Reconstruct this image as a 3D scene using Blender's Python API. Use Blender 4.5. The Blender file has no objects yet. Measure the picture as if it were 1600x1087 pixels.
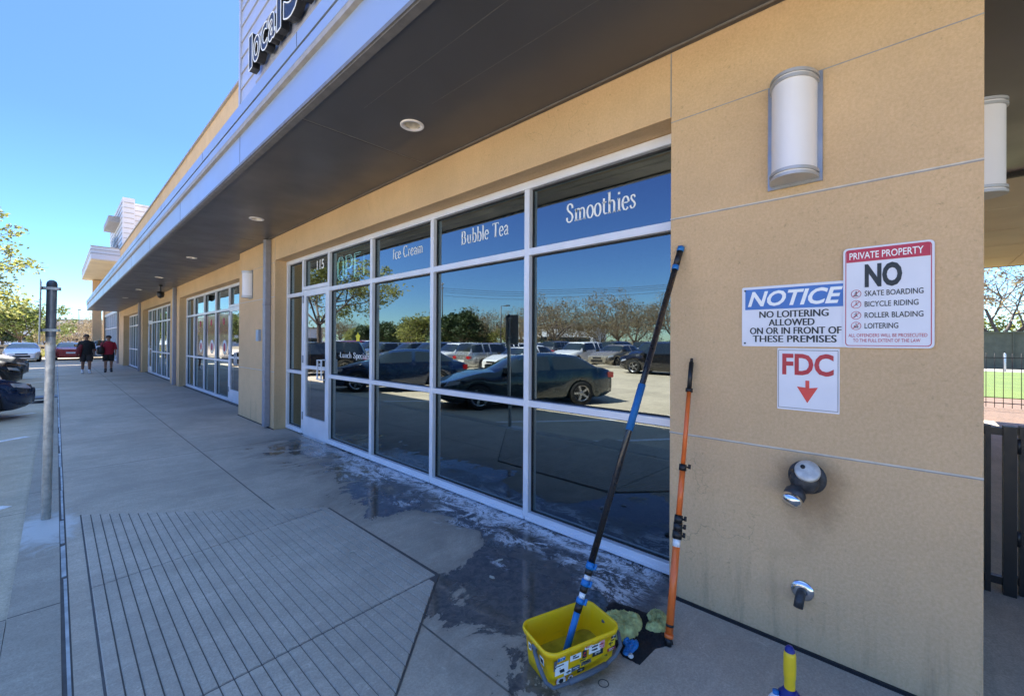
import bpy, bmesh, math, random
from mathutils import Vector, Matrix, noise as mnoise
R = math.radians
sc = bpy.context.scene
COL = sc.collection

# ------------------------------------------------------------------ camera
cd = bpy.data.cameras.new('camera'); cam = bpy.data.objects.new('camera', cd); COL.objects.link(cam)
cd.sensor_width = 36; cd.sensor_fit = 'HORIZONTAL'; cd.lens = 671.88 / 1600 * 36
cd.shift_x = -5.24 / 1600; cd.shift_y = -12.3 / 1600; cd.clip_start = .03; cd.clip_end = 3000
yaw, pit, rol = R(46.865), R(.2323), R(.3381)
F = Vector((math.sin(yaw) * math.cos(pit), math.cos(yaw) * math.cos(pit), math.sin(pit)))
r0 = Vector((math.cos(yaw), -math.sin(yaw), 0)); u0 = r0.cross(F)
r1 = math.cos(rol) * r0 + math.sin(rol) * u0; u1 = -math.sin(rol) * r0 + math.cos(rol) * u0
m = Matrix((r1, u1, -F)).transposed().to_4x4(); m.translation = Vector((-2.509, 0, 1.5016))
cam.matrix_world = m; sc.camera = cam

# ------------------------------------------------------------------ sun + sky
AZ, EL = R(25), R(57)
sd = Vector((math.cos(EL) * math.cos(AZ), math.cos(EL) * math.sin(AZ), math.sin(EL)))
w = bpy.data.worlds.new('World'); sc.world = w; w.use_nodes = True
nt = w.node_tree; bg = nt.nodes['Background']; sky = nt.nodes.new('ShaderNodeTexSky')
sky.sky_type = 'NISHITA'; sky.sun_disc = False; sky.sun_elevation = EL; sky.sun_rotation = math.atan2(sd.x, sd.y)
sky.air_density = 1.0; sky.dust_density = .05; sky.ozone_density = 3.0; sky.altitude = 0
hs = nt.nodes.new('ShaderNodeHueSaturation'); hs.inputs['Saturation'].default_value = 1.12; hs.inputs['Hue'].default_value = .502
nt.links.new(sky.outputs[0], hs.inputs['Color']); wc = nt.nodes.new('ShaderNodeTexCoord'); ws = nt.nodes.new('ShaderNodeSeparateXYZ'); nt.links.new(wc.outputs['Generated'], ws.inputs[0])
wr = nt.nodes.new('ShaderNodeValToRGB'); nt.links.new(ws.outputs[2], wr.inputs[0]); el_ = wr.color_ramp.elements     # sky tint by elevation, high sky brightened and whitened to lift the shade
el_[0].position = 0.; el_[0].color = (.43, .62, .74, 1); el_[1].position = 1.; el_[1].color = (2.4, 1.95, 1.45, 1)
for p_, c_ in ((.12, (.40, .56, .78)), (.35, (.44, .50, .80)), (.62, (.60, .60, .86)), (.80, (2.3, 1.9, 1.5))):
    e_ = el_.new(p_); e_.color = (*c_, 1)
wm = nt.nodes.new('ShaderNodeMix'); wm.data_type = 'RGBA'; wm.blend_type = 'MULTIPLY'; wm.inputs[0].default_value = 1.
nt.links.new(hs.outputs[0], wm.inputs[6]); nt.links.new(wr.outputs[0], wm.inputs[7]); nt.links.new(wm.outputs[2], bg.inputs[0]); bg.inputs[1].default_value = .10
sl = bpy.data.lights.new('sun', 'SUN'); sl.energy = 5.0; sl.angle = R(.53); sl.color = (1, .95, .86)
so = bpy.data.objects.new('sun', sl); COL.objects.link(so); so.rotation_euler = sd.to_track_quat('Z', 'Y').to_euler()
sc.view_settings.view_transform = 'Standard'; sc.view_settings.look = 'None'
sc.view_settings.exposure = 2.15; sc.view_settings.gamma = 1
sc.cycles.max_bounces = 10; sc.cycles.diffuse_bounces = 5; sc.cycles.glossy_bounces = 6
sc.cycles.transparent_max_bounces = 12; sc.cycles.caustics_reflective = False; sc.cycles.caustics_refractive = False
sc.cycles.use_denoising = True; sc.cycles.sample_clamp_indirect = 8

# ------------------------------------------------------------------ materials
class NT:
    def __init__(s, name):
        s.m = bpy.data.materials.new(name); s.m.use_nodes = True; s.t = s.m.node_tree
        s.b = s.t.nodes['Principled BSDF']; s.out = s.t.nodes['Material Output']
        s.co = s.t.nodes.new('ShaderNodeTexCoord').outputs['Object']; s._x = None
    def n(s, ty, **k):
        nd = s.t.nodes.new(ty)
        for a, v in k.items(): setattr(nd, a, v)
        return nd
    def l(s, a, b): s.t.links.new(a, b)
    def put(s, nd, i, v):
        if hasattr(v, 'is_output') or isinstance(v, bpy.types.NodeSocket): s.l(v, nd.inputs[i])
        else: nd.inputs[i].default_value = v
    def math(s, op, a, b=0., c=None, clamp=False):
        nd = s.n('ShaderNodeMath', operation=op); nd.use_clamp = clamp
        s.put(nd, 0, a); s.put(nd, 1, b)
        if c is not None: s.put(nd, 2, c)
        return nd.outputs[0]
    def xyz(s):
        if not s._x:
            sp = s.n('ShaderNodeSeparateXYZ'); s.l(s.co, sp.inputs[0]); s._x = sp.outputs
        return s._x
    def noise(s, scale, detail=4, rough=.55, vec=None, dist=0, stretch=None):
        nd = s.n('ShaderNodeTexNoise'); nd.inputs['Scale'].default_value = scale; nd.inputs['Detail'].default_value = detail
        nd.inputs['Roughness'].default_value = rough; nd.inputs['Distortion'].default_value = dist
        v = vec or s.co
        if stretch:
            mp = s.n('ShaderNodeMapping'); s.l(v, mp.inputs[0]); mp.inputs['Scale'].default_value = stretch; v = mp.outputs[0]
        s.l(v, nd.inputs['Vector']); return nd.outputs['Fac']
    def ramp(s, f, a, b, lo=0., hi=1.):
        nd = s.n('ShaderNodeMapRange', interpolation_type='SMOOTHSTEP'); s.put(nd, 0, f)
        for i, v in ((1, a), (2, b), (3, lo), (4, hi)): s.put(nd, i, v)
        return nd.outputs[0]
    def mix(s, f, a, b, mode='MIX'):
        nd = s.n('ShaderNodeMix', data_type='RGBA', blend_type=mode); s.put(nd, 0, f)
        for i, v in ((6, a), (7, b)):
            if isinstance(v, tuple): v = (*v[:3], 1)
            s.put(nd, i, v)
        return nd.outputs[2]
    def bump(s, h, st=.3, d=.01):
        nd = s.n('ShaderNodeBump'); nd.inputs['Strength'].default_value = st; nd.inputs['Distance'].default_value = d
        s.l(h, nd.inputs['Height']); s.l(nd.outputs[0], s.b.inputs['Normal']); return nd
    def set(s, **k):
        for a, v in k.items():
            a = a.replace('_', ' ')
            if isinstance(v, tuple): v = (*v[:3], 1)
            s.put(s.b, a, v)
        return s

def simple(name, col, rough=.6, metal=0., var=.12, scale=12., bump=0., bscale=60., coat=0., spec=.5):
    s = NT(name)
    f = s.noise(scale, 5); d = tuple(c * (1 - var) for c in col); u = tuple(min(1, c * (1 + var)) for c in col)
    s.set(Base_Color=s.mix(s.ramp(f, .3, .7), d, u), Metallic=metal, Coat_Weight=coat)
    s.b.inputs['Specular IOR Level'].default_value = spec
    f2 = s.noise(scale * 2.3, 3); s.put(s.b, 'Roughness', s.ramp(f2, .2, .8, max(.02, rough * .8), min(1, rough * 1.2)))
    if bump: s.bump(s.noise(bscale, 4), bump, .004)
    return s.m

def stucco(name, base, top_stain=True):
    s = NT(name); x = s.xyz()
    big = s.ramp(s.noise(1.1, 5, .6), .3, .72); mid = s.ramp(s.noise(9, 5, .6), .35, .75)
    c = s.mix(big, tuple(v * .93 for v in base), tuple(v * 1.07 for v in base))
    c = s.mix(s.math('MULTIPLY', mid, .22), c, tuple(v * .8 for v in base))
    # small dark pits and specks
    vo = s.n('ShaderNodeTexVoronoi'); vo.inputs['Scale'].default_value = 7.5; s.l(s.co, vo.inputs['Vector'])
    pit = s.ramp(vo.outputs['Distance'], .02, .045, 1, 0)
    pit = s.math('MULTIPLY', pit, s.ramp(s.noise(3.3, 2), .52, .6))
    c = s.mix(s.math('MULTIPLY', pit, .6), c, tuple(v * .35 for v in base))
    # grime creeping up from the pavement in streaks
    st = s.noise(1., 5, .65, stretch=(9, 9, .7))
    g = s.math('MULTIPLY', s.ramp(x[2], .02, .55, 1, 0), s.ramp(st, .5, .72))
    c = s.mix(s.math('MULTIPLY', g, .6), c, tuple(v * .42 for v in base))
    vc = s.n('ShaderNodeTexVoronoi', feature='DISTANCE_TO_EDGE'); vc.inputs['Scale'].default_value = 1.3
    wv = s.n('ShaderNodeVectorMath', operation='ADD'); nv = s.n('ShaderNodeTexNoise'); nv.inputs['Scale'].default_value = 3.; nv.inputs['Detail'].default_value = 6; s.l(s.co, nv.inputs['Vector'])
    s.l(s.co, wv.inputs[0]); s.l(nv.outputs['Color'], wv.inputs[1]); s.l(wv.outputs[0], vc.inputs['Vector'])
    ck = s.math('MULTIPLY', s.ramp(vc.outputs['Distance'], .001, .006, 1, 0), s.ramp(s.noise(.9, 3), .54, .62)); c = s.mix(s.math('MULTIPLY', ck, .45), c, tuple(v * .4 for v in base))
    gr = s.ramp(s.noise(75, 5, .8), .3, .7); c = s.mix(gr, s.mix(.13, c, (0, 0, 0)), s.mix(.05, c, (1, 1, 1)))
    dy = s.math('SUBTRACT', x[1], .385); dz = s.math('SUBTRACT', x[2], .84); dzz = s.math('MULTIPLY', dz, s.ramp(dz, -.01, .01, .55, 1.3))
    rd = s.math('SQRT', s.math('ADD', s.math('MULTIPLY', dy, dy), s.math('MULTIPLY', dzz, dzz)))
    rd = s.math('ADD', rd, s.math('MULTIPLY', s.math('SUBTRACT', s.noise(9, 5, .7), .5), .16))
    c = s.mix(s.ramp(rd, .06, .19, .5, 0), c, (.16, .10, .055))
    wd = s.noise(2.6, 6, .7, dist=1.2); c = s.mix(s.ramp(wd, .56, .72, 0, .28), c, tuple(v * .72 for v in base))
    sp = s.math('MULTIPLY', s.ramp(s.noise(38, 4, .7), .58, .70), s.ramp(s.noise(1.7, 3), .42, .6))
    c = s.mix(s.math('MULTIPLY', sp, .5), c, tuple(v * .5 for v in base))
    s.set(Base_Color=c, Roughness=.93); s.b.inputs['Specular IOR Level'].default_value = .25
    h = s.math('ADD', s.noise(150, 4, .7), s.math('MULTIPLY', s.noise(38, 3), .8)); s.bump(h, .45, .0035)
    return s.m

def concrete(name, base, wet=False, joints=(), xj=(), fine=1.):
    s = NT(name); x = s.xyz()
    a = s.ramp(s.noise(.8, 6, .7), .35, .65); b = s.ramp(s.noise(5, 7, .75, dist=.5), .35, .68); cfine = s.ramp(s.noise(95, 5, .85), .36, .64)
    c = s.mix(a, tuple(v * .78 for v in base), tuple(v * 1.1 for v in base))
    c = s.mix(s.math('MULTIPLY', b, .45), c, tuple(v * .62 for v in base))
    c = s.mix(s.math('MULTIPLY', cfine, .55 * fine), c, tuple(v * .4 for v in base))
    cm = s.ramp(s.noise(34, 5, .8, dist=.5), .42, .66); c = s.mix(s.math('MULTIPLY', cm, .3), c, tuple(v * .5 for v in base))
    w3 = s.ramp(s.noise(17, 4, .7, dist=1), .6, .74); c = s.mix(s.math('MULTIPLY', w3, .4), c, tuple(min(1, v * 1.3) for v in base))
    sw = s.noise(1., 4, .6, stretch=(1.2, 14, 1)); c = s.mix(s.math('MULTIPLY', s.ramp(sw, .5, .75), .16), c, tuple(v * 1.35 for v in base))
    rough = s.ramp(s.noise(11, 3), .2, .8, .72, .95)
    h = s.math('ADD', s.math('MULTIPLY', s.noise(210, 3, .8), .6), s.math('MULTIPLY', s.noise(30, 4), .5))
    # oil spots
    vo = s.n('ShaderNodeTexVoronoi'); vo.inputs['Scale'].default_value = 2.3; s.l(s.co, vo.inputs['Vector'])
    sp = s.math('MULTIPLY', s.ramp(vo.outputs['Distance'], .02, .035, 1, 0), .6); c = s.mix(sp, c, tuple(v * .4 for v in base))
    jm = None
    for v, ax in [(j, 1) for j in joints] + [(j, 0) for j in xj]:
        d = s.math('ABSOLUTE', s.math('SUBTRACT', x[ax], v)); q = s.ramp(d, .003, .007, 1, 0)
        jm = q if jm is None else s.math('MAXIMUM', jm, q)
    if jm is not None:
        c = s.mix(s.math('MULTIPLY', jm, .85), c, (.03, .032, .035)); h = s.math('SUBTRACT', h, s.math('MULTIPLY', jm, 3.))
    if wet:
        n1 = s.noise(1.5, 8, .7, dist=.9); n2 = s.noise(8, 6, .75, dist=.6); n3 = s.noise(1., 6, .7, dist=.8, stretch=(1.1, 2.6, 1))
        wob = s.math('ADD', s.math('MULTIPLY', s.math('SUBTRACT', n1, .5), 2.0), s.math('MULTIPLY', s.math('SUBTRACT', n2, .5), .5))
        edge = s.ramp(x[1], 1.3, 5.0, -1.06, -.34)
        lev = s.math('ADD', s.math('SUBTRACT', x[0], edge), wob)
        gx_ = s.math('ADD', x[0], .52); gy_ = s.math('MULTIPLY', s.math('SUBTRACT', x[1], 2.75), .8)   # patch that has started to dry
        gd = s.math('SQRT', s.math('ADD', s.math('MULTIPLY', gx_, gx_), s.math('MULTIPLY', gy_, gy_)))
        lev = s.math('SUBTRACT', lev, s.ramp(gd, .2, .62, .75, 0))
        far_ = s.ramp(x[1], 4.4, 5.4); lev = s.math('SUBTRACT', lev, s.math('MULTIPLY', far_, s.ramp(n3, .36, .5, .75, -.12)))
        m1 = s.ramp(lev, -.02, .035)
        lim = s.math('MULTIPLY', s.ramp(s.math('ADD', x[1], s.math('MULTIPLY', n2, .2)), 1.08, 1.24), s.ramp(x[1], 6.4, 7.6, 1, 0))
        near = s.math('MULTIPLY', s.ramp(x[0], -1.55, -1.25), s.ramp(x[0], .6, .7, 1, 0))
        wetm = s.math('MULTIPLY', s.math('MULTIPLY', m1, lim), near)
        damp = s.math('MULTIPLY', s.ramp(lev, -.42, 0, 0, .4), s.math('MULTIPLY', lim, near))
        c = s.mix(damp, c, tuple(v * .3 for v in base))
        vary = s.ramp(s.noise(14, 6, .8, dist=1), .35, .66, .62, .92)
        c = s.mix(s.math('MULTIPLY', wetm, vary), c, (.04, .04, .04))
        pud = s.math('MULTIPLY', wetm, s.ramp(n1, .43, .52)); rough = s.mix(wetm, (.85,) * 3, (.34,) * 3); rough = s.mix(pud, rough, (.09,) * 3)
        # soap foam swirls next to the glass
        fn = s.noise(2.6, 9, .78, dist=2.2, stretch=(1.7, 1., 1)); fn2 = s.noise(70, 4, .8)
        band = s.ramp(s.math('ADD', x[0], s.math('MULTIPLY', s.math('SUBTRACT', n1, .5), 1.5)), -.34, .0)
        fo = s.math('MULTIPLY', s.ramp(s.math('ADD', fn, s.math('MULTIPLY', s.math('SUBTRACT', fn2, .5), .25)), .47, .57), band)
        sill = s.math('MULTIPLY', s.ramp(x[0], -.02, .12), s.ramp(s.noise(11, 6, .8, dist=1), .42, .58))
        fo = s.math('MULTIPLY', s.math('MAXIMUM', fo, sill), s.math('MULTIPLY', s.ramp(x[1], 1.1, 1.3), s.ramp(x[1], 4.4, 7.2, 1, 0)))
        c = s.mix(s.math('MULTIPLY', fo, .92), c, (.92, .93, .95)); rough = s.mix(fo, rough, (.6,) * 3)
        h = s.mix(pud, h, (.5,) * 3); h = s.mix(fo, h, fn2)
        # pale spill round the foot of the post
        dx = s.math('SUBTRACT', x[0], -2.56); dy = s.math('MULTIPLY', s.math('SUBTRACT', x[1], 5.05), .42)
        dd = s.math('SQRT', s.math('ADD', s.math('MULTIPLY', dx, dx), s.math('MULTIPLY', dy, dy)))
        dd = s.math('ADD', dd, s.math('MULTIPLY', s.math('SUBTRACT', s.noise(6, 5, .7, dist=1), .5), .34))
        c = s.mix(s.ramp(dd, .08, .25, .62, 0), c, (.62, .66, .68))
    s.set(Base_Color=c, Roughness=rough); s.bump(h, .3, .003)
    return s.m

M = {}
M['stucco'] = stucco('tan_stucco', (.72, .49, .262))
M['walk'] = concrete('sidewalk_concrete', (.58, .50, .40), True, joints=(-3.2, 7.05, 11.2, 15.4, 19.6, 23.8, 28., 32.2, 36.4), xj=(-1.17,))
M['rib'] = concrete('ribbed_concrete', (.56, .49, .405))
M['lot'] = concrete('parking_lot_concrete', (.64, .54, .40), joints=(-14, -9, -4, 1, 6.1, 11, 16, 21, 26, 31, 36, 41), xj=(-9.5, -18, -27, -36))
M['kerb'] = concrete('kerb_concrete', (.46, .41, .335), True, joints=(-2., .8, 3.57, 6.3, 9., 12., 15., 18., 21.))
M['dark'] = simple('groove_dark', (.085, .08, .078), .95)
M['strip'] = simple('pale_joint_filler', (.34, .36, .36), .5, 0, .3, 8, .3, 40)
M['frame'] = simple('white_aluminium_frame', (.80, .81, .84), .36, .1, .05, 4)
M['gasket'] = simple('black_gasket', (.015, .015, .016), .6)
M['fascia'] = simple('grey_metal_fascia', (.38, .47, .60), .42, .4, .03, .5)
M['siding'] = simple('grey_metal_siding', (.55, .57, .62), .38, .4, .04, 2)
M['seam'] = simple('dark_seam', (.02, .02, .022), .8)
M['ledge'] = simple('grey_ledge', (.34, .32, .30), .6)
M['soffit'] = simple('charcoal_soffit_panel', (.10, .098, .10), .36, .2, .06, .8)
M['soffit_line'] = simple('soffit_joint', (.015, .015, .015), .6)
M['soffit_rim'] = simple('soffit_rim', (.2, .19, .18), .45, .2)
M['bounce_cream'] = simple('bounce_lit_soffit', (.62, .56, .44), .7, 0, .08, 1.)  # warm sunlit bounce put into the panel colour
M['metal'] = simple('brushed_aluminium', (.6, .6, .62), .28, .9, .08, 20)
M['galv'] = simple('galvanised_steel', (.58, .57, .53), .5, .35, .18, 25, .1)
M['steel_dark'] = simple('dark_painted_steel', (.09, .095, .10), .5, .4); M['reflector'] = simple('warm_reflector', (.8, .74, .62), .4, .6); M['sleeve'] = simple('weathered_zinc_sleeve', (.24, .25, .27), .4, .5)
M['chrome'] = simple('chrome', (.75, .76, .78), .16, 1., .04, 30)
M['castiron'] = simple('weathered_casting', (.05, .052, .056), .5, .3, .35, 40, .4, 120)
M['bracket'] = simple('grey_lamp_metal', (.34, .36, .39), .4, .6, .08)
M['opal'] = simple('opal_lamp_glass', (.86, .84, .84), .35, 0, .02, 3)
M['downspout'] = simple('downspout_grey', (.30, .31, .36), .45, .3, .06)
M['white'] = simple('white_sign_enamel', (.78, .79, .83), .4, 0, .03, 5)
M['vinyl'] = simple('white_vinyl', (.93, .94, .90), .5, 0, .02)
M['red'] = simple('sign_red', (.52, .035, .075), .45, 0, .06)
M['redtxt'] = simple('sign_red_text', (.5, .03, .045), .45, 0, .06)
M['orangered'] = simple('sign_arrow_red', (.75, .06, .05), .45, 0, .06)
M['blue'] = simple('sign_blue', (.06, .19, .52), .45, 0, .06)
M['ink'] = simple('sign_black', (.02, .03, .035), .5)
M['black'] = simple('black_plastic', (.012, .012, .013), .42)
M['carbon'] = simple('black_pole_tube', (.014, .014, .017), .3, 0, .2, 30, coat=.3)
M['bluegrip'] = simple('blue_foam_grip', (.01, .13, .36), .75, 0, .08, 60, .2)
M['bluep'] = simple('blue_plastic', (.008, .17, .48), .4)
M['whitep'] = simple('white_tube', (.75, .77, .78), .35)
M['orange'] = simple('orange_pole_tube', (.88, .17, .03), .38, 0, .06, 20, coat=.2)
def scuffed():
    s = NT('yellow_bucket_plastic'); x = s.xyz(); f = s.ramp(s.noise(9, 8, .85, dist=1), .52, .7); c = s.mix(s.math('MULTIPLY', f, .35), (.98, .60, .004), (.45, .30, .03))
    lo = s.math('MULTIPLY', s.ramp(x[2], .0, .07, 1, 0), s.ramp(s.noise(30, 5, .8), .4, .7)); c = s.mix(s.math('MULTIPLY', lo, .6), c, (.22, .17, .06))
    s.set(Base_Color=c, Roughness=s.ramp(s.noise(20, 5, .7), .3, .7, .3, .55)); return s.m
M['yellow'] = scuffed()
M['yellow2'] = simple('yellow_grip', (.9, .6, .02), .4, 0, .05)
M['navy'] = simple('navy_plastic', (.012, .02, .2), .35)
M['greyp'] = simple('grey_bucket_handle', (.10, .12, .15), .5, 0, .1, 10)
M['cloth_black'] = simple('black_cloth', (.008, .008, .01), .95, 0, .2, 40, .5, 200)
M['cloth_olive'] = simple('olive_microfibre', (.48, .50, .20), .97, 0, .35, 22, 1., 130)
M['cloth_grey'] = simple('grey_wet_rag', (.09, .12, .15), .9, 0, .5, 40, 1., 120)
M['siding_far'] = simple('pale_metal_siding', (.6, .62, .66), .5, .1, .04)
M['interior'] = simple('interior_wall', (.06, .07, .06), .9)
M['interior_floor'] = simple('interior_floor', (.07, .065, .055), .6)
M['pole'] = simple('utility_pole_wood', (.09, .075, .06), .9)
M['bark'] = simple('tree_bark', (.12, .095, .075), .95, 0, .3, 12, .6, 30)
M['yellowsign'] = simple('yellow_star', (.9, .75, .02), .5)
M['tyre'] = simple('tyre_rubber', (.012, .012, .012), .8)
M['rim'] = simple('alloy_rim', (.35, .35, .36), .3, .9)
M['carglass'] = simple('car_glass', (.015, .022, .028), .04, 0, .02, coat=.6)
M['lamp_glass'] = simple('headlamp_glass', (.5, .53, .56), .1, .3, .1, 20, coat=.8)
M['tail'] = simple('tail_lamp_red', (.45, .01, .015), .15, 0, .1, 20, coat=.8)
M['plate'] = simple('number_plate', (.7, .7, .7), .4)
M['skin'] = simple('skin', (.32, .18, .12), .6)
M['skin2'] = simple('skin_dark', (.24, .13, .085), .6)
M['hair'] = simple('dark_hair', (.02, .014, .01), .7)
M['shirt_red'] = simple('red_shirt', (.30, .012, .03), .9)
M['shirt_black'] = simple('black_shirt', (.012, .012, .014), .9)
M['shorts'] = simple('black_shorts', (.02, .018, .02), .9)
M['shorts_grey'] = simple('dark_shorts', (.045, .035, .035), .9)
M['sock'] = simple('white_sock', (.7, .72, .76), .8)
M['mulch'] = simple('brown_mulch', (.10, .055, .032), .95, 0, .4, 20, 1, 40)
M['path'] = concrete('pale_path', (.24, .225, .20))
M['block'] = simple('green_grey_block', (.11, .13, .10), .9, 0, .12, 3, .4, 20)
M['beige'] = simple('beige_wall', (.42, .38, .32), .9)
M['paint'] = simple('white_road_paint', (.7, .68, .66), .7, 0, .15, 30)
M['brown'] = simple('dry_ground', (.24, .2, .13), .95, 0, .3, .5, .5, 3)

def grassmat():
    s = NT('grass_lawn'); f = s.noise(.7, 6, .7); f2 = s.noise(30, 4, .8)
    c = s.mix(s.ramp(f, .3, .7), (.055, .10, .008), (.10, .145, .016)); c = s.mix(s.math('MULTIPLY', f2, .5), c, (.05, .09, .015))
    s.set(Base_Color=c, Roughness=.95); s.bump(f2, .8, .03); return s.m
M['grass'] = grassmat()

def leafmat(name, a, b, tr=.35):
    s = NT(name); o = s.n('ShaderNodeNewGeometry')
    c = s.mix(s.ramp(s.noise(1.1, 3), .35, .65), a, b); c2 = s.mix(o.outputs['Random Per Island'], tuple(v * .6 for v in a), tuple(min(1, v * 1.35) for v in b))
    c = s.mix(.5, c, c2)
    s.set(Base_Color=c, Roughness=.6)
    t = s.n('ShaderNodeBsdfTranslucent'); s.l(c, t.inputs['Color']); mx = s.n('ShaderNodeMixShader'); mx.inputs[0].default_value = tr
    s.l(s.b.outputs[0], mx.inputs[1]); s.l(t.outputs[0], mx.inputs[2]); s.l(mx.outputs[0], s.out.inputs['Surface'])
    return s.m
M['leaf_yg'] = leafmat('spring_leaves', (.19, .22, .05), (.34, .33, .10), .5)
M['leaf_g'] = leafmat('green_leaves', (.07, .11, .025), (.16, .19, .05))
M['leaf_d'] = leafmat('dark_leaves', (.022, .045, .014), (.05, .08, .022), .2)
M['leaf_b'] = leafmat('brown_buds', (.17, .13, .07), (.27, .21, .11))
M['twig'] = simple('grey_brown_twigs', (.17, .135, .11), .95)

def glassmat(name, tint, base, refl):
    s = NT(name)
    fr = s.n('ShaderNodeFresnel'); fr.inputs[0].default_value = 1.6
    g = s.n('ShaderNodeBsdfGlossy'); g.inputs['Roughness'].default_value = 0.0; g.inputs['Color'].default_value = (*refl, 1)
    # slightly uneven panes
    bp = s.n('ShaderNodeBump'); bp.inputs['Strength'].default_value = .025; bp.inputs['Distance'].default_value = .02
    s.l(s.noise(1.3, 1), bp.inputs['Height']); s.l(bp.outputs[0], g.inputs['Normal'])
    t = s.n('ShaderNodeBsdfTransparent'); t.inputs['Color'].default_value = (*tint, 1)
    mx = s.n('ShaderNodeMixShader'); fac = s.math('ADD', s.math('MULTIPLY', fr.outputs[0], .8), base, clamp=True)
    sm = s.ramp(s.noise(2.2, 8, .75, dist=1.2, stretch=(1, 2.4, 1)), .52, .78, 0, .10); s.l(s.math('MULTIPLY', sm, .9), g.inputs['Roughness'])
    geo = s.n('ShaderNodeNewGeometry'); fac = s.math('MULTIPLY', fac, s.math('SUBTRACT', 1., geo.outputs['Backfacing']))
    tc = s.n('ShaderNodeMix', data_type='RGBA'); s.l(geo.outputs['Backfacing'], tc.inputs[0]); tc.inputs[6].default_value = (*tint, 1); tc.inputs[7].default_value = (1, 1, 1, 1); s.l(tc.outputs[2], t.inputs['Color'])
    s.l(fac, mx.inputs[0]); s.l(t.outputs[0], mx.inputs[1]); s.l(g.outputs[0], mx.inputs[2]); s.l(mx.outputs[0], s.out.inputs['Surface'])
    return s.m
M['glass'] = glassmat('reflective_window_glass', (.28, .38, .38), .19, (.84, .95, .96))
M['glass_clear'] = glassmat('door_glass', (.4, .42, .42), .22, (.92, .95, 1.))

def emit(name, col, e):
    s = NT(name); s.set(Base_Color=col, Emission_Color=col, Emission_Strength=e); return s.m
M['neon'] = emit('lit_neon_tube', (.45, .85, .9), .35)

def paintmat(name, col, metal=.3):
    return simple(name, col, .25, metal, .03, 3, coat=1.)
M['car_blue'] = paintmat('blue_car_paint', (.006, .024, .075)); M['car_black'] = paintmat('black_car_paint', (.012, .012, .015))
M['car_slate'] = paintmat('slate_car_paint', (.004, .018, .03)); M['car_white'] = paintmat('white_car_paint', (.78, .78, .78), 0)
M['car_red'] = paintmat('red_car_paint', (.32, .012, .02)); M['car_silver'] = paintmat('silver_car_paint', (.42, .43, .44), .6)
M['car_grey'] = paintmat('grey_car_paint', (.10, .11, .12)); M['car_tan'] = paintmat('tan_car_paint', (.33, .29, .22))

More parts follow.
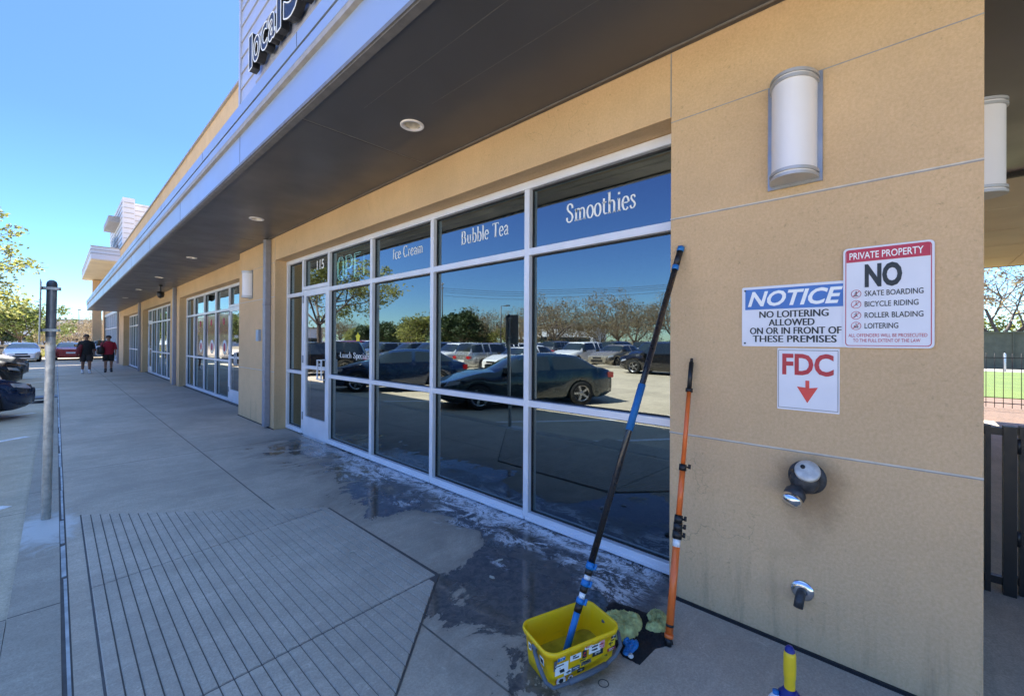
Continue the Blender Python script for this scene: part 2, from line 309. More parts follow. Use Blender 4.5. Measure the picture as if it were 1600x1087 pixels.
# ------------------------------------------------------------------ mesh builder
class MB:
    def __init__(s): s.v = []; s.f = []; s.mi = []; s.sm = []
    def add(s, vs, fs, mi=0, sm=False):
        o = len(s.v); s.v += [tuple(p) for p in vs]
        for f in fs: s.f.append([i + o for i in f]); s.mi.append(mi); s.sm.append(sm)
        return s
    def box(s, x0, x1, y0, y1, z0, z1, mi=0, rot=0):
        vs = [(x, y, z) for z in (z0, z1) for x, y in ((x0, y0), (x1, y0), (x1, y1), (x0, y1))]
        return s.add(vs, [(3, 2, 1, 0), (4, 5, 6, 7), (0, 1, 5, 4), (1, 2, 6, 5), (2, 3, 7, 6), (3, 0, 4, 7)], mi)
    def quad(s, a, b, c, d, mi=0): return s.add([a, b, c, d], [(0, 1, 2, 3)], mi)
    def prism(s, poly, z0, z1, mi=0):
        n = len(poly); vs = [(x, y, z0) for x, y in poly] + [(x, y, z1) for x, y in poly]
        return s.add(vs, [tuple(range(n))[::-1], tuple(range(n, 2 * n))] + [(i, (i + 1) % n, n + (i + 1) % n, n + i) for i in range(n)], mi)
    def tube(s, pts, rad, n=10, mi=0, caps=True, sm=True):
        pts = [Vector(p) for p in pts]; rs = rad if isinstance(rad, (list, tuple)) else [rad] * len(pts)
        up = None; vs = []
        for i, p in enumerate(pts):
            d = (pts[min(i + 1, len(pts) - 1)] - pts[max(i - 1, 0)]).normalized()
            if up is None:
                a = Vector((0, 0, 1)) if abs(d.z) < .9 else Vector((1, 0, 0)); up = d.cross(a).normalized()
            else: up = (up - d * up.dot(d)).normalized()
            w_ = d.cross(up)
            for k in range(n):
                t = 2 * math.pi * k / n; vs.append(p + (up * math.cos(t) + w_ * math.sin(t)) * rs[i])
        fs = []
        for i in range(len(pts) - 1):
            for k in range(n): fs.append((i * n + k, i * n + (k + 1) % n, (i + 1) * n + (k + 1) % n, (i + 1) * n + k))
        s.add(vs, fs, mi, sm)
        if caps:
            o = len(s.v) - len(vs)
            s.f.append([o + k for k in range(n)][::-1]); s.mi.append(mi); s.sm.append(False)
            s.f.append([o + (len(pts) - 1) * n + k for k in range(n)]); s.mi.append(mi); s.sm.append(False)
        return s
    def lathe(s, prof, c=(0, 0, 0), axis=(0, 0, 1), n=20, mi=0):
        ax = Vector(axis).normalized(); a = Vector((0, 0, 1)) if abs(ax.z) < .9 else Vector((1, 0, 0))
        u = ax.cross(a).normalized(); w_ = ax.cross(u); c = Vector(c); vs = []
        for r, h in prof:
            for k in range(n):
                t = 2 * math.pi * k / n; vs.append(c + ax * h + (u * math.cos(t) + w_ * math.sin(t)) * r)
        fs = [(i * n + k, i * n + (k + 1) % n, (i + 1) * n + (k + 1) % n, (i + 1) * n + k) for i in range(len(prof) - 1) for k in range(n)]
        return s.add(vs, fs, mi, True)
    def build(s, name, mats, parent=None, loc=None):
        me = bpy.data.meshes.new(name); me.from_pydata(s.v, [], s.f)
        if not isinstance(mats, (list, tuple)): mats = [mats]
        for m_ in mats: me.materials.append(M[m_] if isinstance(m_, str) else m_)
        for p, mi, sm in zip(me.polygons, s.mi, s.sm): p.material_index = mi; p.use_smooth = sm
        bm = bmesh.new(); bm.from_mesh(me); bmesh.ops.recalc_face_normals(bm, faces=bm.faces); bm.to_mesh(me); bm.free()
        o = bpy.data.objects.new(name, me); COL.objects.link(o)
        if parent: o.parent = parent
        if loc: o.location = loc
        return o

def tag(o, label=None, cat=None, group=None, kind=None):
    for k, v in (('label', label), ('category', cat), ('group', group), ('kind', kind)):
        if v: o[k] = v
    return o
def thing(name, label, cat, loc=(0, 0, 0), rz=0, group=None):
    o = bpy.data.objects.new(name, None); COL.objects.link(o); o.location = loc; o.rotation_euler = (0, 0, rz)
    return tag(o, label, cat, group)
def copy_tree(o, parent=None, mats=None):
    c = o.copy(); COL.objects.link(c); c.parent = parent
    for ch in o.children: copy_tree(ch, c)
    return c
def bevel(o, wd=.004, seg=2, ang=40):
    b = o.modifiers.new('bevel', 'BEVEL'); b.width = wd; b.segments = seg; b.limit_method = 'ANGLE'; b.angle_limit = R(ang); return o

# ---- lettering
def text2d(txt, bold=0., shear=0., space=1.):
    cu = bpy.data.curves.new('t', 'FONT'); cu.body = txt; cu.offset = bold; cu.shear = shear; cu.space_character = space; cu.resolution_u = 3
    ob = bpy.data.objects.new('t', cu); COL.objects.link(ob)
    dg = bpy.context.evaluated_depsgraph_get(); me = bpy.data.meshes.new_from_object(ob.evaluated_get(dg))
    vs = [(v.co.x, v.co.y) for v in me.vertices]; fs = [tuple(p.vertices) for p in me.polygons]
    bpy.data.objects.remove(ob); bpy.data.curves.remove(cu); bpy.data.meshes.remove(me)
    return vs, fs
def fit(mb, geo, yl, yr, z0, z1, X, mi=0, bbox=None, mapf=None):
    """fit flat glyph geometry onto a wall facing -X: yl is the reader's left (larger Y)"""
    vs, fs = geo; xs = [v[0] for v in vs]; ys = [v[1] for v in vs]
    a, b, c, d = bbox or (min(xs), max(xs), min(ys), max(ys))
    mb.add([(X, yl + (x - a) / (b - a) * (yr - yl), z0 + (y - c) / (d - c) * (z1 - z0)) for x, y in vs], fs, mi)

def arc(cx, cy, rx, ry, a0, a1, n=14): return [(cx + rx * math.cos(R(a0 + (a1 - a0) * i / n)), cy + ry * math.sin(R(a0 + (a1 - a0) * i / n))) for i in range(n + 1)]
def stroke(pts, th=.075, tn=.022):
    vs, fs = [], []
    for i, p in enumerate(pts):
        a = pts[max(0, i - 1)]; b = pts[min(len(pts) - 1, i + 1)]; dx, dy = b[0] - a[0], b[1] - a[1]; L = math.hypot(dx, dy) or 1
        w_ = tn + (th - tn) * abs(dy / L) ** 1.4; nx, ny = -dy / L * w_ / 2, dx / L * w_ / 2
        vs += [(p[0] + nx, p[1] + ny), (p[0] - nx, p[1] - ny)]
        if i: k = 2 * i; fs.append((k - 2, k - 1, k + 1, k))
    return vs, fs
def stem(x, y0, y1, s0=True, s1=True, w_=.075):
    out = [([(x, y0), (x, y1)], w_)]
    if s0: out.append(([(x - .085, y0 + .011), (x + .085, y0 + .011)], None))
    if s1: out.append(([(x - .085, y1 - .02), (x, y1 - .011)], None))
    return out
XH, CH, AH = .45, .7, .76
def bowl(cx, cy=XH / 2, rx=.16, ry=XH / 2 + .01, a0=0, a1=360): return [(arc(cx, cy, rx, ry, a0, a1, 22), .07)]
GL = {
 'o': (.42, bowl(.21)), 'c': (.38, [(arc(.21, .225, .15, .235, 42, 318, 20), .07)]),
 'e': (.40, [(arc(.21, .225, .15, .235, 5, 318, 22), .07), ([(.07, .245), (.35, .245)], None)]),
 's': (.33, [([(.27, .36), (.23, .43), (.16, .455), (.09, .42), (.08, .35), (.13, .28), (.22, .2), (.27, .12), (.23, .03), (.15, -.005), (.08, .02), (.04, .1)], .065)]),
 'S': (.50, [([(.40, .52), (.38, .62), (.31, .69), (.22, .705), (.12, .65), (.1, .55), (.15, .45), (.26, .37), (.37, .28), (.41, .17), (.36, .05), (.25, -.005), (.14, .01), (.08, .08), (.06, .19)], .08)]),
 'm': (.72, stem(.12, 0, XH) + [(arc(.24, .30, .115, .145, 170, 0, 8) + [(.355, 0)], .07), (arc(.475, .30, .12, .145, 170, 0, 8) + [(.595, 0)], .07)] + [([(.28, .011), (.43, .011)], None), ([(.52, .011), (.67, .011)], None)]),
 't': (.30, [([(.13, .58), (.13, .09), (.18, .01), (.27, .03)], .07), ([(.04, .435), (.26, .435)], None)]),
 'h': (.50, stem(.12, 0, AH) + [(arc(.25, .29, .125, .155, 165, 0, 8) + [(.375, 0)], .07), ([(.30, .011), (.45, .011)], None)]),
 'i': (.24, stem(.12, 0, XH) + [([(.12, .59), (.12, .67)], .08)]),
 'u': (.50, [([(.12, XH), (.12, .13), (.16, .03), (.24, -.005), (.32, .05), (.36, .12)], .07)] + stem(.37, 0, XH, False)),
 'n': (.50, stem(.12, 0, XH) + [(arc(.25, .29, .125, .155, 165, 0, 8) + [(.375, 0)], .07), ([(.30, .011), (.45, .011)], None)]),
 'b': (.46, stem(.12, 0, AH, False) + bowl(.26, .225, .145, .235, 150, -150)), 'l': (.24, stem(.12, 0, AH)),
 'p': (.46, stem(.12, -.2, XH) + bowl(.26, .225, .145, .235, 150, -150)),
 'a': (.42, [([(.08, .36), (.13, .44), (.22, .455), (.30, .38), (.30, .08), (.34, .01), (.39, .03)], .07), ([(.30, .27), (.17, .23), (.08, .15), (.08, .06), (.15, 0), (.24, .03), (.30, .1)], .06)]),
 'r': (.34, stem(.12, 0, XH) + [([(.13, .30), (.19, .41), (.27, .45), (.31, .41)], .06)]),
 'B': (.56, stem(.13, 0, CH, False, False, .085) + [([(.05, .69), (.28, .69)] + arc(.27, .53, .14, .16, 85, -85, 8) + [(.13, .37)], .085), ([(.13, .37), (.28, .37)] + arc(.29, .19, .16, .18, 85, -85, 8) + [(.05, .011)], .085)]),
 'T': (.56, stem(.28, 0, CH, True, False, .085) + [([(.03, .69), (.53, .69)], None), ([(.04, .60), (.03, .70)], .03), ([(.52, .60), (.53, .70)], .03)]),
 'I': (.36, stem(.17, 0, CH, True, False, .085) + [([(.08, .685), (.26, .685)], None)]),
 'C': (.58, [(arc(.31, .35, .25, .36, 40, 320, 22), .085), ([(.50, .56), (.51, .70)], .03)]),
 'L': (.50, stem(.13, 0, CH, False, False, .085) + [([(.05, .69), (.21, .69)], None), ([(.05, .011), (.46, .011)], None), ([(.46, 0), (.48, .14)], .03)]),
 ' ': (.30, []), '.': (.25, [([(.12, .2), (.12, .29)], .1)])}
def serif(txt):
    V, Fc, x = [], [], 0
    for ch in txt:
        adv, st = GL[ch]
        for pts, th in st:
            v, f = stroke(pts, (th or .042) * (1.45 if th else 1), .038 if th else .042); o = len(V)
            V += [(a + x, b) for a, b in v]; Fc += [tuple(i + o for i in q) for q in f]
        x += adv
    return V, Fc
def boxfont(segs, w_=.07):  # list of polylines -> flat outline strokes (neon tubes)
    return segs

# ------------------------------------------------------------------ ground, sidewalk, lot
tag(MB().quad((-900, -900, -.30), (900, -900, -.30), (900, 1500, -.30), (-900, 1500, -.30)).build('ground', 'brown'), kind='structure')
mb = MB().box(-62, -3.0, -60, 39.0, -.29, -.12).box(-62, 46, 39.0, 90, -.29, -.12).box(-3.0, -2.683, 3.58, 39.0, -.29, -.12)
tag(mb.build('parking_lot', 'lot'), kind='structure')
tag(MB().box(-3.0, -2.683, -12, 3.574, -.29, -.004).build('apron', 'kerb'), kind='structure')
tag(MB().box(-2.68, -2.483, -12, 39.0, -.3, 0).build('kerb', 'kerb'), kind='structure')
tag(MB().box(-2.447, 10.1, -14, 39.0, -.3, 0).build('sidewalk', 'walk'), kind='structure')
mb = MB().box(-2.483, -2.447, -12, 39., -.3, -.004)
tag(mb.build('joint_bed', 'dark'), kind='structure')
rnd = random.Random(5); mb = MB(); y = -2.
while y < 38:
    L = rnd.uniform(.5, 1.4) if y > 1.5 else rnd.uniform(.15, .6); j = rnd.uniform(-.002, .002)
    x0 = -2.477 + (rnd.random() < .4) * .009 + j
    mb.prism([(x0, y), (-2.456 + j, y + rnd.uniform(-.01, .01)), (-2.456 + j, y + L), (x0 - .002, y + L + rnd.uniform(-.02, .02))], -.01, .002); y += L + rnd.uniform(.01, .05)
tag(mb.build('joint_strip', 'strip'), kind='structure')
# ribbed kerb ramp: separate ribs over a dark base
poly = [(-2.362, 5.22), (-.82, 3.86), (-.812, 2.25), (-2.362, .83)]
def yr(x, pad=0):
    top = 5.22 + (x + 2.362) / (1.542) * (3.86 - 5.22); bot = .83 + (x + 2.362) / 1.55 * (2.25 - .83); return bot + pad, top - pad
tag(MB().prism(poly, .0, .004).build('ramp_base', 'dark'), kind='structure')
mb = MB(); x = -2.355; sp = .0562
while x < -.84:
    a, b = x + .0025, min(x + sp - .003, -.816)
    if b - a > .01:
        cuts = []; 
        for c0, c1 in ((3.625, 3.87), (2.185, 2.255)):
            t = (x + 2.362) / 1.55; cuts.append(c0 + (c1 - c0) * t)
        lo_a, hi_a = yr(a, .012); lo_b, hi_b = yr(b, .012)
        seq = sorted([c for c in cuts if lo_a + .02 < c < hi_b - .02]); ed = [None] + seq + [None]
        for i in range(len(ed) - 1):
            ya0 = lo_a if ed[i] is None else ed[i] + .005; yb0 = lo_b if ed[i] is None else ed[i] + .005
            ya1 = hi_a if ed[i + 1] is None else ed[i + 1] - .005; yb1 = hi_b if ed[i + 1] is None else ed[i + 1] - .005
            if ya1 - ya0 > .02 and yb1 - yb0 > .02:
                q0 = [(a, ya0, .004), (b, yb0, .004), (b, yb1, .004), (a, ya1, .004)]; ch = .0045; q1 = [(a + ch, ya0 + .004, .0100), (b - .001, yb0 + .003, .0100), (b - .001, yb1 - .004, .0100), (a + ch, ya1 - .004, .0100)]
                mb.add(q0 + q1, [(3, 2, 1, 0), (4, 5, 6, 7), (0, 1, 5, 4), (1, 2, 6, 5), (2, 3, 7, 6), (3, 0, 4, 7)])
    x += sp
tag(mb.build('ramp_ribs', 'rib'), kind='structure')
# lot markings
mb = MB()
for i in range(-3, 9):
    y0 = 4.05 + i * 3.35 if i != 1 else 6.4
    mb.prism([(-2.79, y0 + .0), (-2.86, y0 + .09), (-8.0, y0 - 3.8), (-7.94, y0 - 3.9)], -.12, -.116)
tag(mb.build('stall_lines', 'paint'), kind='structure')
mb = MB()
for i in range(22): mb.box(-18.2, -12.9, 14.5 + i * 2.8, 14.6 + i * 2.8, -.12, -.116); mb.box(-29, -19.5, 4.5 + i * 2.8, 4.6 + i * 2.8, -.12, -.116)
tag(mb.build('far_stall_lines', 'paint'), kind='structure')
tag(MB().box(-3.3, -2.69, 16.2, 16.8, -.119, -.112).build('drain_cover', 'dark'), kind='structure')
o = MB().box(-2.9, -2.47, 16.2, 16.9, -.02, .01).box(-2.88, -2.49, 16.25, 16.85, .01, .016).build('drain_grate', 'steel_dark')
tag(o, 'small dark metal drain grate set across the kerb beyond the galvanised post', 'drain grate')
# right-hand side ground
tag(MB().box(10.11, 15.9, -40, 12, -.3, -.02).build('planting_bed', 'mulch'), kind='structure')
tag(MB().prism([(15.9, -40), (33, -40), (33, 12), (15.9, 12)], -.3, .0).build('lawn', 'grass'), kind='structure')
tag(MB().box(33., 37, -40, 14, -.3, .01).build('path', 'path'), kind='structure')

# ------------------------------------------------------------------ main building
B = thing('shop_building', 'tan stucco strip of shops with a grey metal canopy and white framed storefront windows', 'building')
def part(mb, name, mats, parent=B): return mb.build(name, mats, parent)
wall = MB()
wall.box(0, .6, -.19, 1.083, 0, 6.95).box(0, .6, 7.909, 9.97, 0, 6.95).box(0, .6, 1.083, 7.909, 2.85, 6.95)
wall.box(.6, 11.0, -.19, -.05, 0, 7.0)
wo = bevel(part(wall, 'wall', 'stucco'), .004, 2)
w2 = MB().box(.19, .6, 17.35, 18.95, 0, 2.85).box(.19, .6, 26.0, 27.55, 0, 2.85).box(.12, .6, 33.3, 36.5, 0, 2.85).box(.19, .6, 9.972, 36.5, 2.85, 7.08)
w2.box(.19, .6, 9.972, 10.35, 0, 2.85)
part(w2, 'side_wall', 'stucco')
part(MB().box(.14, .65, 9.975, 36.55, 7.082, 7.13), 'parapet_cap', 'ledge')
# scored joint beads in the stucco of the near pier
jl = MB()
for z in (.972, 2.239):
    jl.box(-.0035, .0, -.19, 1.083, z - .0028, z + .0028)
    jl.box(-.0035, .0, 7.909, 9.97, z - .0028, z + .0028)
jd = MB()
for z in (.972, 2.239, 2.822):
    jd.box(-.0012, .0, -.19, 1.083, z - .008, z - .003); jd.box(-.0012, .0, 7.909, 9.97, z - .008, z - .003)
jd.box(-.0022, 0., 1.079, 1.0865, 2.852, 3.23); jd.box(-.0022, 0., 7.9, 7.906, 2.852, 3.23)
part(jl, 'joint_bead', simple('cream_bead', (.66, .6, .5), .6)); part(jd, 'joint_shadow', 'ledge')
part(MB().box(-.02, 0, -.19, 1.083, 0.0, .004).box(-.012, 0, -.2, 1.083, .0, .012).box(-.012, 0, 7.9, 9.97, .0, .012), 'base_sealant', 'seam')
part(MB().box(.6, 11.7, -.0, 36.5, 3.3, 6.9).box(0, 12.0, -9, -.192, 3.3, 7.0).box(11.0, 11.2, -.0, 36.5, 0, 3.29), 'roof_mass', 'stucco')

# tower with lap siding above the canopy
T = MB().box(0.0, 3.6, -.25, 9.90, 7.0, 8.3)
part(T, 'tower_wall', 'siding')
sdm = MB(); z = 4.9
while z < 8.3:
    zz = min(z + .315, 8.3)
    sdm.add([(-.03, y, z + .018) for y in (-.25, 9.86)] + [(-.012, y, zz) for y in (-.25, 9.86)] + [(0, y, z + .018) for y in (-.25, 9.86)] + [(0, y, zz) for y in (-.25, 9.86)],
            [(0, 1, 3, 2), (4, 5, 1, 0), (2, 3, 7, 6), (0, 2, 6, 4), (1, 5, 7, 3)]); z += .315
part(sdm, 'tower_siding', 'siding')
part(MB().box(-.045, .0, 9.865, 9.96, 4.9, 8.3).box(.001, 3.6, 9.901, 9.96, 7.2, 8.3), 'corner_trim', 'siding')
part(MB().box(-.045, 3.7, -.3, 9.98, 8.302, 8.38), 'tower_cap', 'ledge')

# canopy: fascia profile swept along Y, soffit panels below
CE = -1.26
prof = [(CE, 3.235), (CE - .012, 3.235), (CE - .012, 3.262), (CE, 3.264), (CE, 3.55), (CE - .03, 3.556), (CE - .03, 3.60), (CE - .032, 3.60), (CE - .032, 3.676),
        (CE - .0, 3.678), (CE - .0, 3.694), (CE - .034, 3.696), (CE - .034, 3.81), (CE + .05, 3.83)]
y0, y1 = -9, 36.5
fa = MB(); mi = [3, 3, 3, 0, 2, 2, 0, 0, 1, 1, 0, 0, 0]
for i in range(len(prof) - 1):
    (a, b), (c, d) = prof[i], prof[i + 1]
    fa.quad((a, y0, b), (a, y1, b), (c, y1, d), (c, y0, d), mi[i])
fa.add([(a, y1, b) for a, b in prof] + [(CE + .05, y1, 3.235)], [tuple(range(len(prof) + 1))], 0)
fo = part(fa, 'canopy_fascia', ['fascia', 'seam', 'ledge', 'soffit_rim'])
sm_ = MB()
for i in range(12):
    y = 1.93 + i * 3.05
    sm_.box(CE - .0015, CE, y, y + .006, 3.266, 3.55); 
for i in range(12): sm_.box(CE - .0355, CE - .034, 3.4 + i * 3.05, 3.405 + i * 3.05, 3.70, 3.81)
part(sm_, 'fascia_seam', 'seam')
part(MB().box(CE + .05, .19, -9, 36.5, 3.80, 3.83).box(CE + .05, CE + .06, -9, 36.5, 3.24, 3.8), 'canopy_roof', 'ledge')
LIT = [(-.566, 2.97), (-.566, 6.9), (-.566, 11.2), (-.566, 15.4), (-.566, 19.7), (-.566, 24.)]
def grid_holes(mb, x0, x1, y0, y1, z, holes, hs, mi=0):
    xs = sorted({x0, x1} | {h[0] + k * hs for h in holes for k in (-1, 1) if x0 < h[0] < x1 and y0 < h[1] < y1})
    ys = sorted({y0, y1} | {h[1] + k * hs for h in holes for k in (-1, 1) if y0 < h[1] < y1})
    for i in range(len(xs) - 1):
        for j in range(len(ys) - 1):
            cx, cy = (xs[i] + xs[i + 1]) / 2, (ys[j] + ys[j + 1]) / 2
            if any(abs(cx - h[0]) < hs and abs(cy - h[1]) < hs for h in holes): continue
            mb.quad((xs[i], ys[j], z), (xs[i + 1], ys[j], z), (xs[i + 1], ys[j + 1], z), (xs[i], ys[j + 1], z), mi)
YJ = [-.8, 3.53, 8.45, 12.6, 16.4, 20.4, 24.4, 28.4, 32.4, 36.5]
for a, b in zip(YJ[:-1], YJ[1:]):
    s_ = MB(); grid_holes(s_, CE + .055, .0 if a < 9 else .19, a + .006, b - .006, 3.236, LIT, .062)
    if a > 8 and a < 9: pass
    part(s_, 'soffit_panel', 'soffit')
for y_ in YJ[1:-1]:
    part(MB().box(CE + .055, -.05 if y_ < 9 else .15, y_ - .022, y_ - .006, 3.2335, 3.2359), 'soffit_trim', 'soffit_rim')
for (x_, y_) in ((-.05, 2.1), (-.6, 3.4), (-.2, 8.3)):
    pass
sf = MB().box(CE + .055, .2, -.8, 36.5, 3.245, 3.25)
grid_dark = MB(); grid_holes(grid_dark, CE + .055, .19, -9, 36.5, 3.242, LIT, .062); part(grid_dark, 'soffit_backing', 'soffit_line')
part(MB().box(CE + .0, CE + .05, -9, 36.49, 3.225, 3.2345).box(-.05, -.042, -.19, 9.97, 3.226, 3.2355).box(.0, .19, 9.98, 36.5, 3.2365, 3.239), 'soffit_trim', 'soffit_rim')
part(MB().box(CE + .051, CE + .056, -9, 36.5, 3.2352, 3.2358), 'soffit_edge_seam', 'soffit_line')
ln = MB().box(-.9535, -.9515, .2, 3.02, 3.2345, 3.2356).box(-.6435, -.6418, .2, 2.6, 3.2345, 3.2356)
part(ln, 'soffit_score', 'soffit_rim')
# patio ceiling right of the corner
pc = MB().box(CE + .055, 4.1, -9, -.82, 3.237, 3.241).box(.0, 4.1, -.81, -.192, 3.237, 3.241)
part(pc, 'patio_ceiling', 'soffit')
pc = MB()
for i in range(5):
    for j in range(7): pc.box(4.16 + i * 1.52, 5.66 + i * 1.52, -.2 - (j + 1) * 1.22, -.21 - j * 1.22, 3.225, 3.24)
part(pc, 'patio_ceiling_tile', 'bounce_cream')  # pale warm tone painted in for light bounced off sunlit ground
part(MB().box(4.1, 12.0, -9, -.2, 3.2405, 3.26).box(4.1, 4.15, -9, -.2, 3.20, 3.238), 'ceiling_grid', 'soffit_line')

# interiors
it = MB().box(4.6, 4.7, -.0, 36.4, .02, 3.2)
for a in (-.04, 8.9, 18.1, 26.8): it.box(.62, 4.6, a, a + .08, .02, 3.2)
part(it, 'interior_wall', 'interior'); part(MB().box(.30, 4.6, -.04, 36.4, .001, .018), 'interior_floor', 'interior_floor')
part(MB().box(.62, 4.6, -.04, 36.4, 3.0, 3.05), 'interior_ceiling', 'interior')

ZH, Z1, Z2 = (2.78, 2.838), (2.223, 2.281), (.962, 1.015)
prnd = random.Random(2)
def storefront(X, ys, door=None, y0=None, y1=None, fw=.056, nm='storefront_window', zb=.022, gx=.055):
    """ys: mullion centres from near to far; door = index of the bay that is the door"""
    fr = MB(); d = .11; a, b = ys[0], ys[-1]
    fr.box(X, X + d, a - fw, b + fw, ZH[0], 2.845)
    seg = []
    for y in ys: fr.box(X + .0015, X + d - .002, y - fw / 2, y + fw / 2, zb + .001, ZH[0] - .0005)
    gb = MB()
    for i in range(len(ys) - 1):
        l, r = ys[i] + fw / 2, ys[i + 1] - fw / 2
        if i == door:
            fr.box(X, X + d, l, r, 2.30, 2.357)
        else:
            fr.box(X, X + d, l, r, *Z1); fr.box(X, X + d, l, r, *Z2); fr.box(X, X + d, l, r, zb, .085); fr.box(X - .012, X, l - .02, r + .02, zb, .05)
    f = part(fr, nm, 'frame'); bevel(f, .003, 1)
    for i in range(len(ys) - 1):
        l, r = ys[i] + fw / 2, ys[i + 1] - fw / 2
        rows = [(2.357 if i == door else Z1[1], ZH[0])] + ([] if i == door else [(Z2[1], Z1[0]), (.085, Z2[0])])
        for (p, q_) in rows:
            cy_, cz_ = (l + r) / 2, (p + q_) / 2; g = MB().box(0, .006, l - .004 - cy_, r + .004 - cy_, p - .004 - cz_, q_ + .004 - cz_).build('glass_pane', 'glass', f, (X + gx, cy_, cz_))
            g.rotation_euler = (0, R(prnd.uniform(-.16, .16)), R(prnd.uniform(-.13, .13)))
            gb.box(X + gx - .012, X + gx - .0005, l, l + .010, p, q_).box(X + gx - .012, X + gx - .0005, r - .010, r, p, q_)
            gb.box(X + gx - .012, X + gx - .0005, l + .0101, r - .0101, p, p + .008).box(X + gx - .012, X + gx - .0005, l + .0101, r - .0101, q_ - .012, q_)
    gb.build('gasket', 'gasket', f)
    if door is not None:
        l, r = ys[door] + fw / 2 + .004, ys[door + 1] - fw / 2 - .004; dz = .012
        D = part(MB().box(X + .008, X + .055, l, l + .075, dz, 2.296).box(X + .008, X + .055, r - .075, r, dz, 2.296)
                 .box(X + .0085, X + .054, l + .075, r - .075, 2.20, 2.296).box(X + .0085, X + .054, l + .075, r - .075, dz, .305)
                 .box(X + .0085, X + .054, l + .075, r - .075, 1.06, 1.112), 'door', 'frame'); bevel(D, .003, 1)
        MB().box(X + .03, X + .036, l + .07, r - .07, .30, 1.064).build('glass_pane', 'glass_clear', D)
        MB().box(X + .03, X + .036, l + .07, r - .07, 1.108, 2.204).build('glass_pane', 'glass_clear', D)
        hy = l + .05
        MB().tube([(X + .01, hy, .93), (X - .055, hy, .93), (X - .055, hy, 1.22), (X + .01, hy, 1.22)], .0125, 8).tube(
            [(X - .055, hy, .935), (X - .055, hy + .14, .935), (X - .055, hy + .14, 1.215), (X - .055, hy, 1.215)], .0125, 8).build('handle', 'whitep', D)
        hg = MB()
        for z in (.25, 1.15, 2.1): hg.tube([(X + .002, r + .006, z), (X + .002, r + .006, z + .12)], .011, 8)
        hg.build('hinge', 'bracket', D)
        MB().box(X - .03, X + .1, l - .02, r + .02, .0005, .011).build('threshold', 'metal', D)
    return f
S1 = storefront(.18, [1.112, 2.398, 3.731, 5.008, 6.247, 7.196, 7.875], door=4)
S2 = storefront(.37, [10.9, 11.35, 12.31, 13.63, 14.93, 16.24, 17.32], door=1)
S3 = storefront(.37, [19.0, 20.95, 22.15, 23.45, 24.75, 25.8], door=4)
S4 = storefront(.37, [27.6, 29.1, 30.4, 31.6, 32.6, 33.25], door=0)

# lettering on the glass
def letter(geo, yl, yr_, z0, z1, X, mat='vinyl', parent=S1, name='lettering', bb=None):
    mb = MB(); fit(mb, geo, yl, yr_, z0, z1, X, bbox=bb); return mb.build(name, mat, parent)
GX = .18 + .055 - .0016
letter(serif('Smoothies'), 2.03, 1.43, 2.435, 2.595, GX)
letter(serif('Bubble Tea'), 3.31, 2.66, 2.455, 2.60, GX)
letter(serif('Ice Cream'), 4.58, 3.97, 2.47, 2.60, GX)
letter(text2d('115', .015), 6.78, 6.52, 2.59, 2.735, GX)
letter(serif('.Lunch Specials.'), 6.0, 5.10, 1.245, 1.35, GX)
st = []
for k in range(10): a = R(90 + 36 * k); r_ = .07 if k % 2 == 0 else .045; st.append((r_ * math.cos(a), r_ * math.sin(a)))
MB().add([(GX, 5.44 - a, 1.55 + b) for a, b in st], [tuple(range(10))]).build('star_sticker', 'yellowsign', S1)
mb = MB(); fit(mb, text2d('PUSH', .01), 6.67, 6.52, 1.125, 1.16, .18 + .027); mb.build('lettering', 'vinyl', S1)
# neon OPEN sign hanging inside
N = thing('neon_open_sign', 'pale cyan neon sign reading OPEN hung inside the glass above the window beside the door', 'neon sign', (.42, 5.95, 2.42))
nl = {'O': [[(0, .06), (0, .28), (.06, .34), (.14, .34), (.2, .28), (.2, .06), (.14, 0), (.06, 0), (0, .06)]],
      'P': [[(0, 0), (0, .34), (.15, .34), (.2, .29), (.2, .2), (.15, .15), (.04, .15)]],
      'E': [[(.18, .34), (0, .34), (0, 0), (.18, 0)], [(0, .17), (.15, .17)]], 'N': [[(0, 0), (0, .34), (.18, 0), (.18, .34)]]}
yy = .52
for ch in 'OPEN':
    mb = MB()
    for pl in nl[ch]:
        mb.tube([(0, yy - a, b) for a, b in pl], .0045, 6); mb.tube([(0, yy - .028 - a * .72, .03 + b * .82) for a, b in pl], .003, 6)
    mb.build('letter_tube', 'neon', N); yy -= .27
MB().tube([(.01, .55, .42), (.01, -.55, .42)], .006, 6).tube([(.01, .4, .42), (.01, .4, .58)], .002, 4).tube([(.01, -.4, .42), (.01, -.4, .58)], .002, 4).build('hanger', 'black', N)

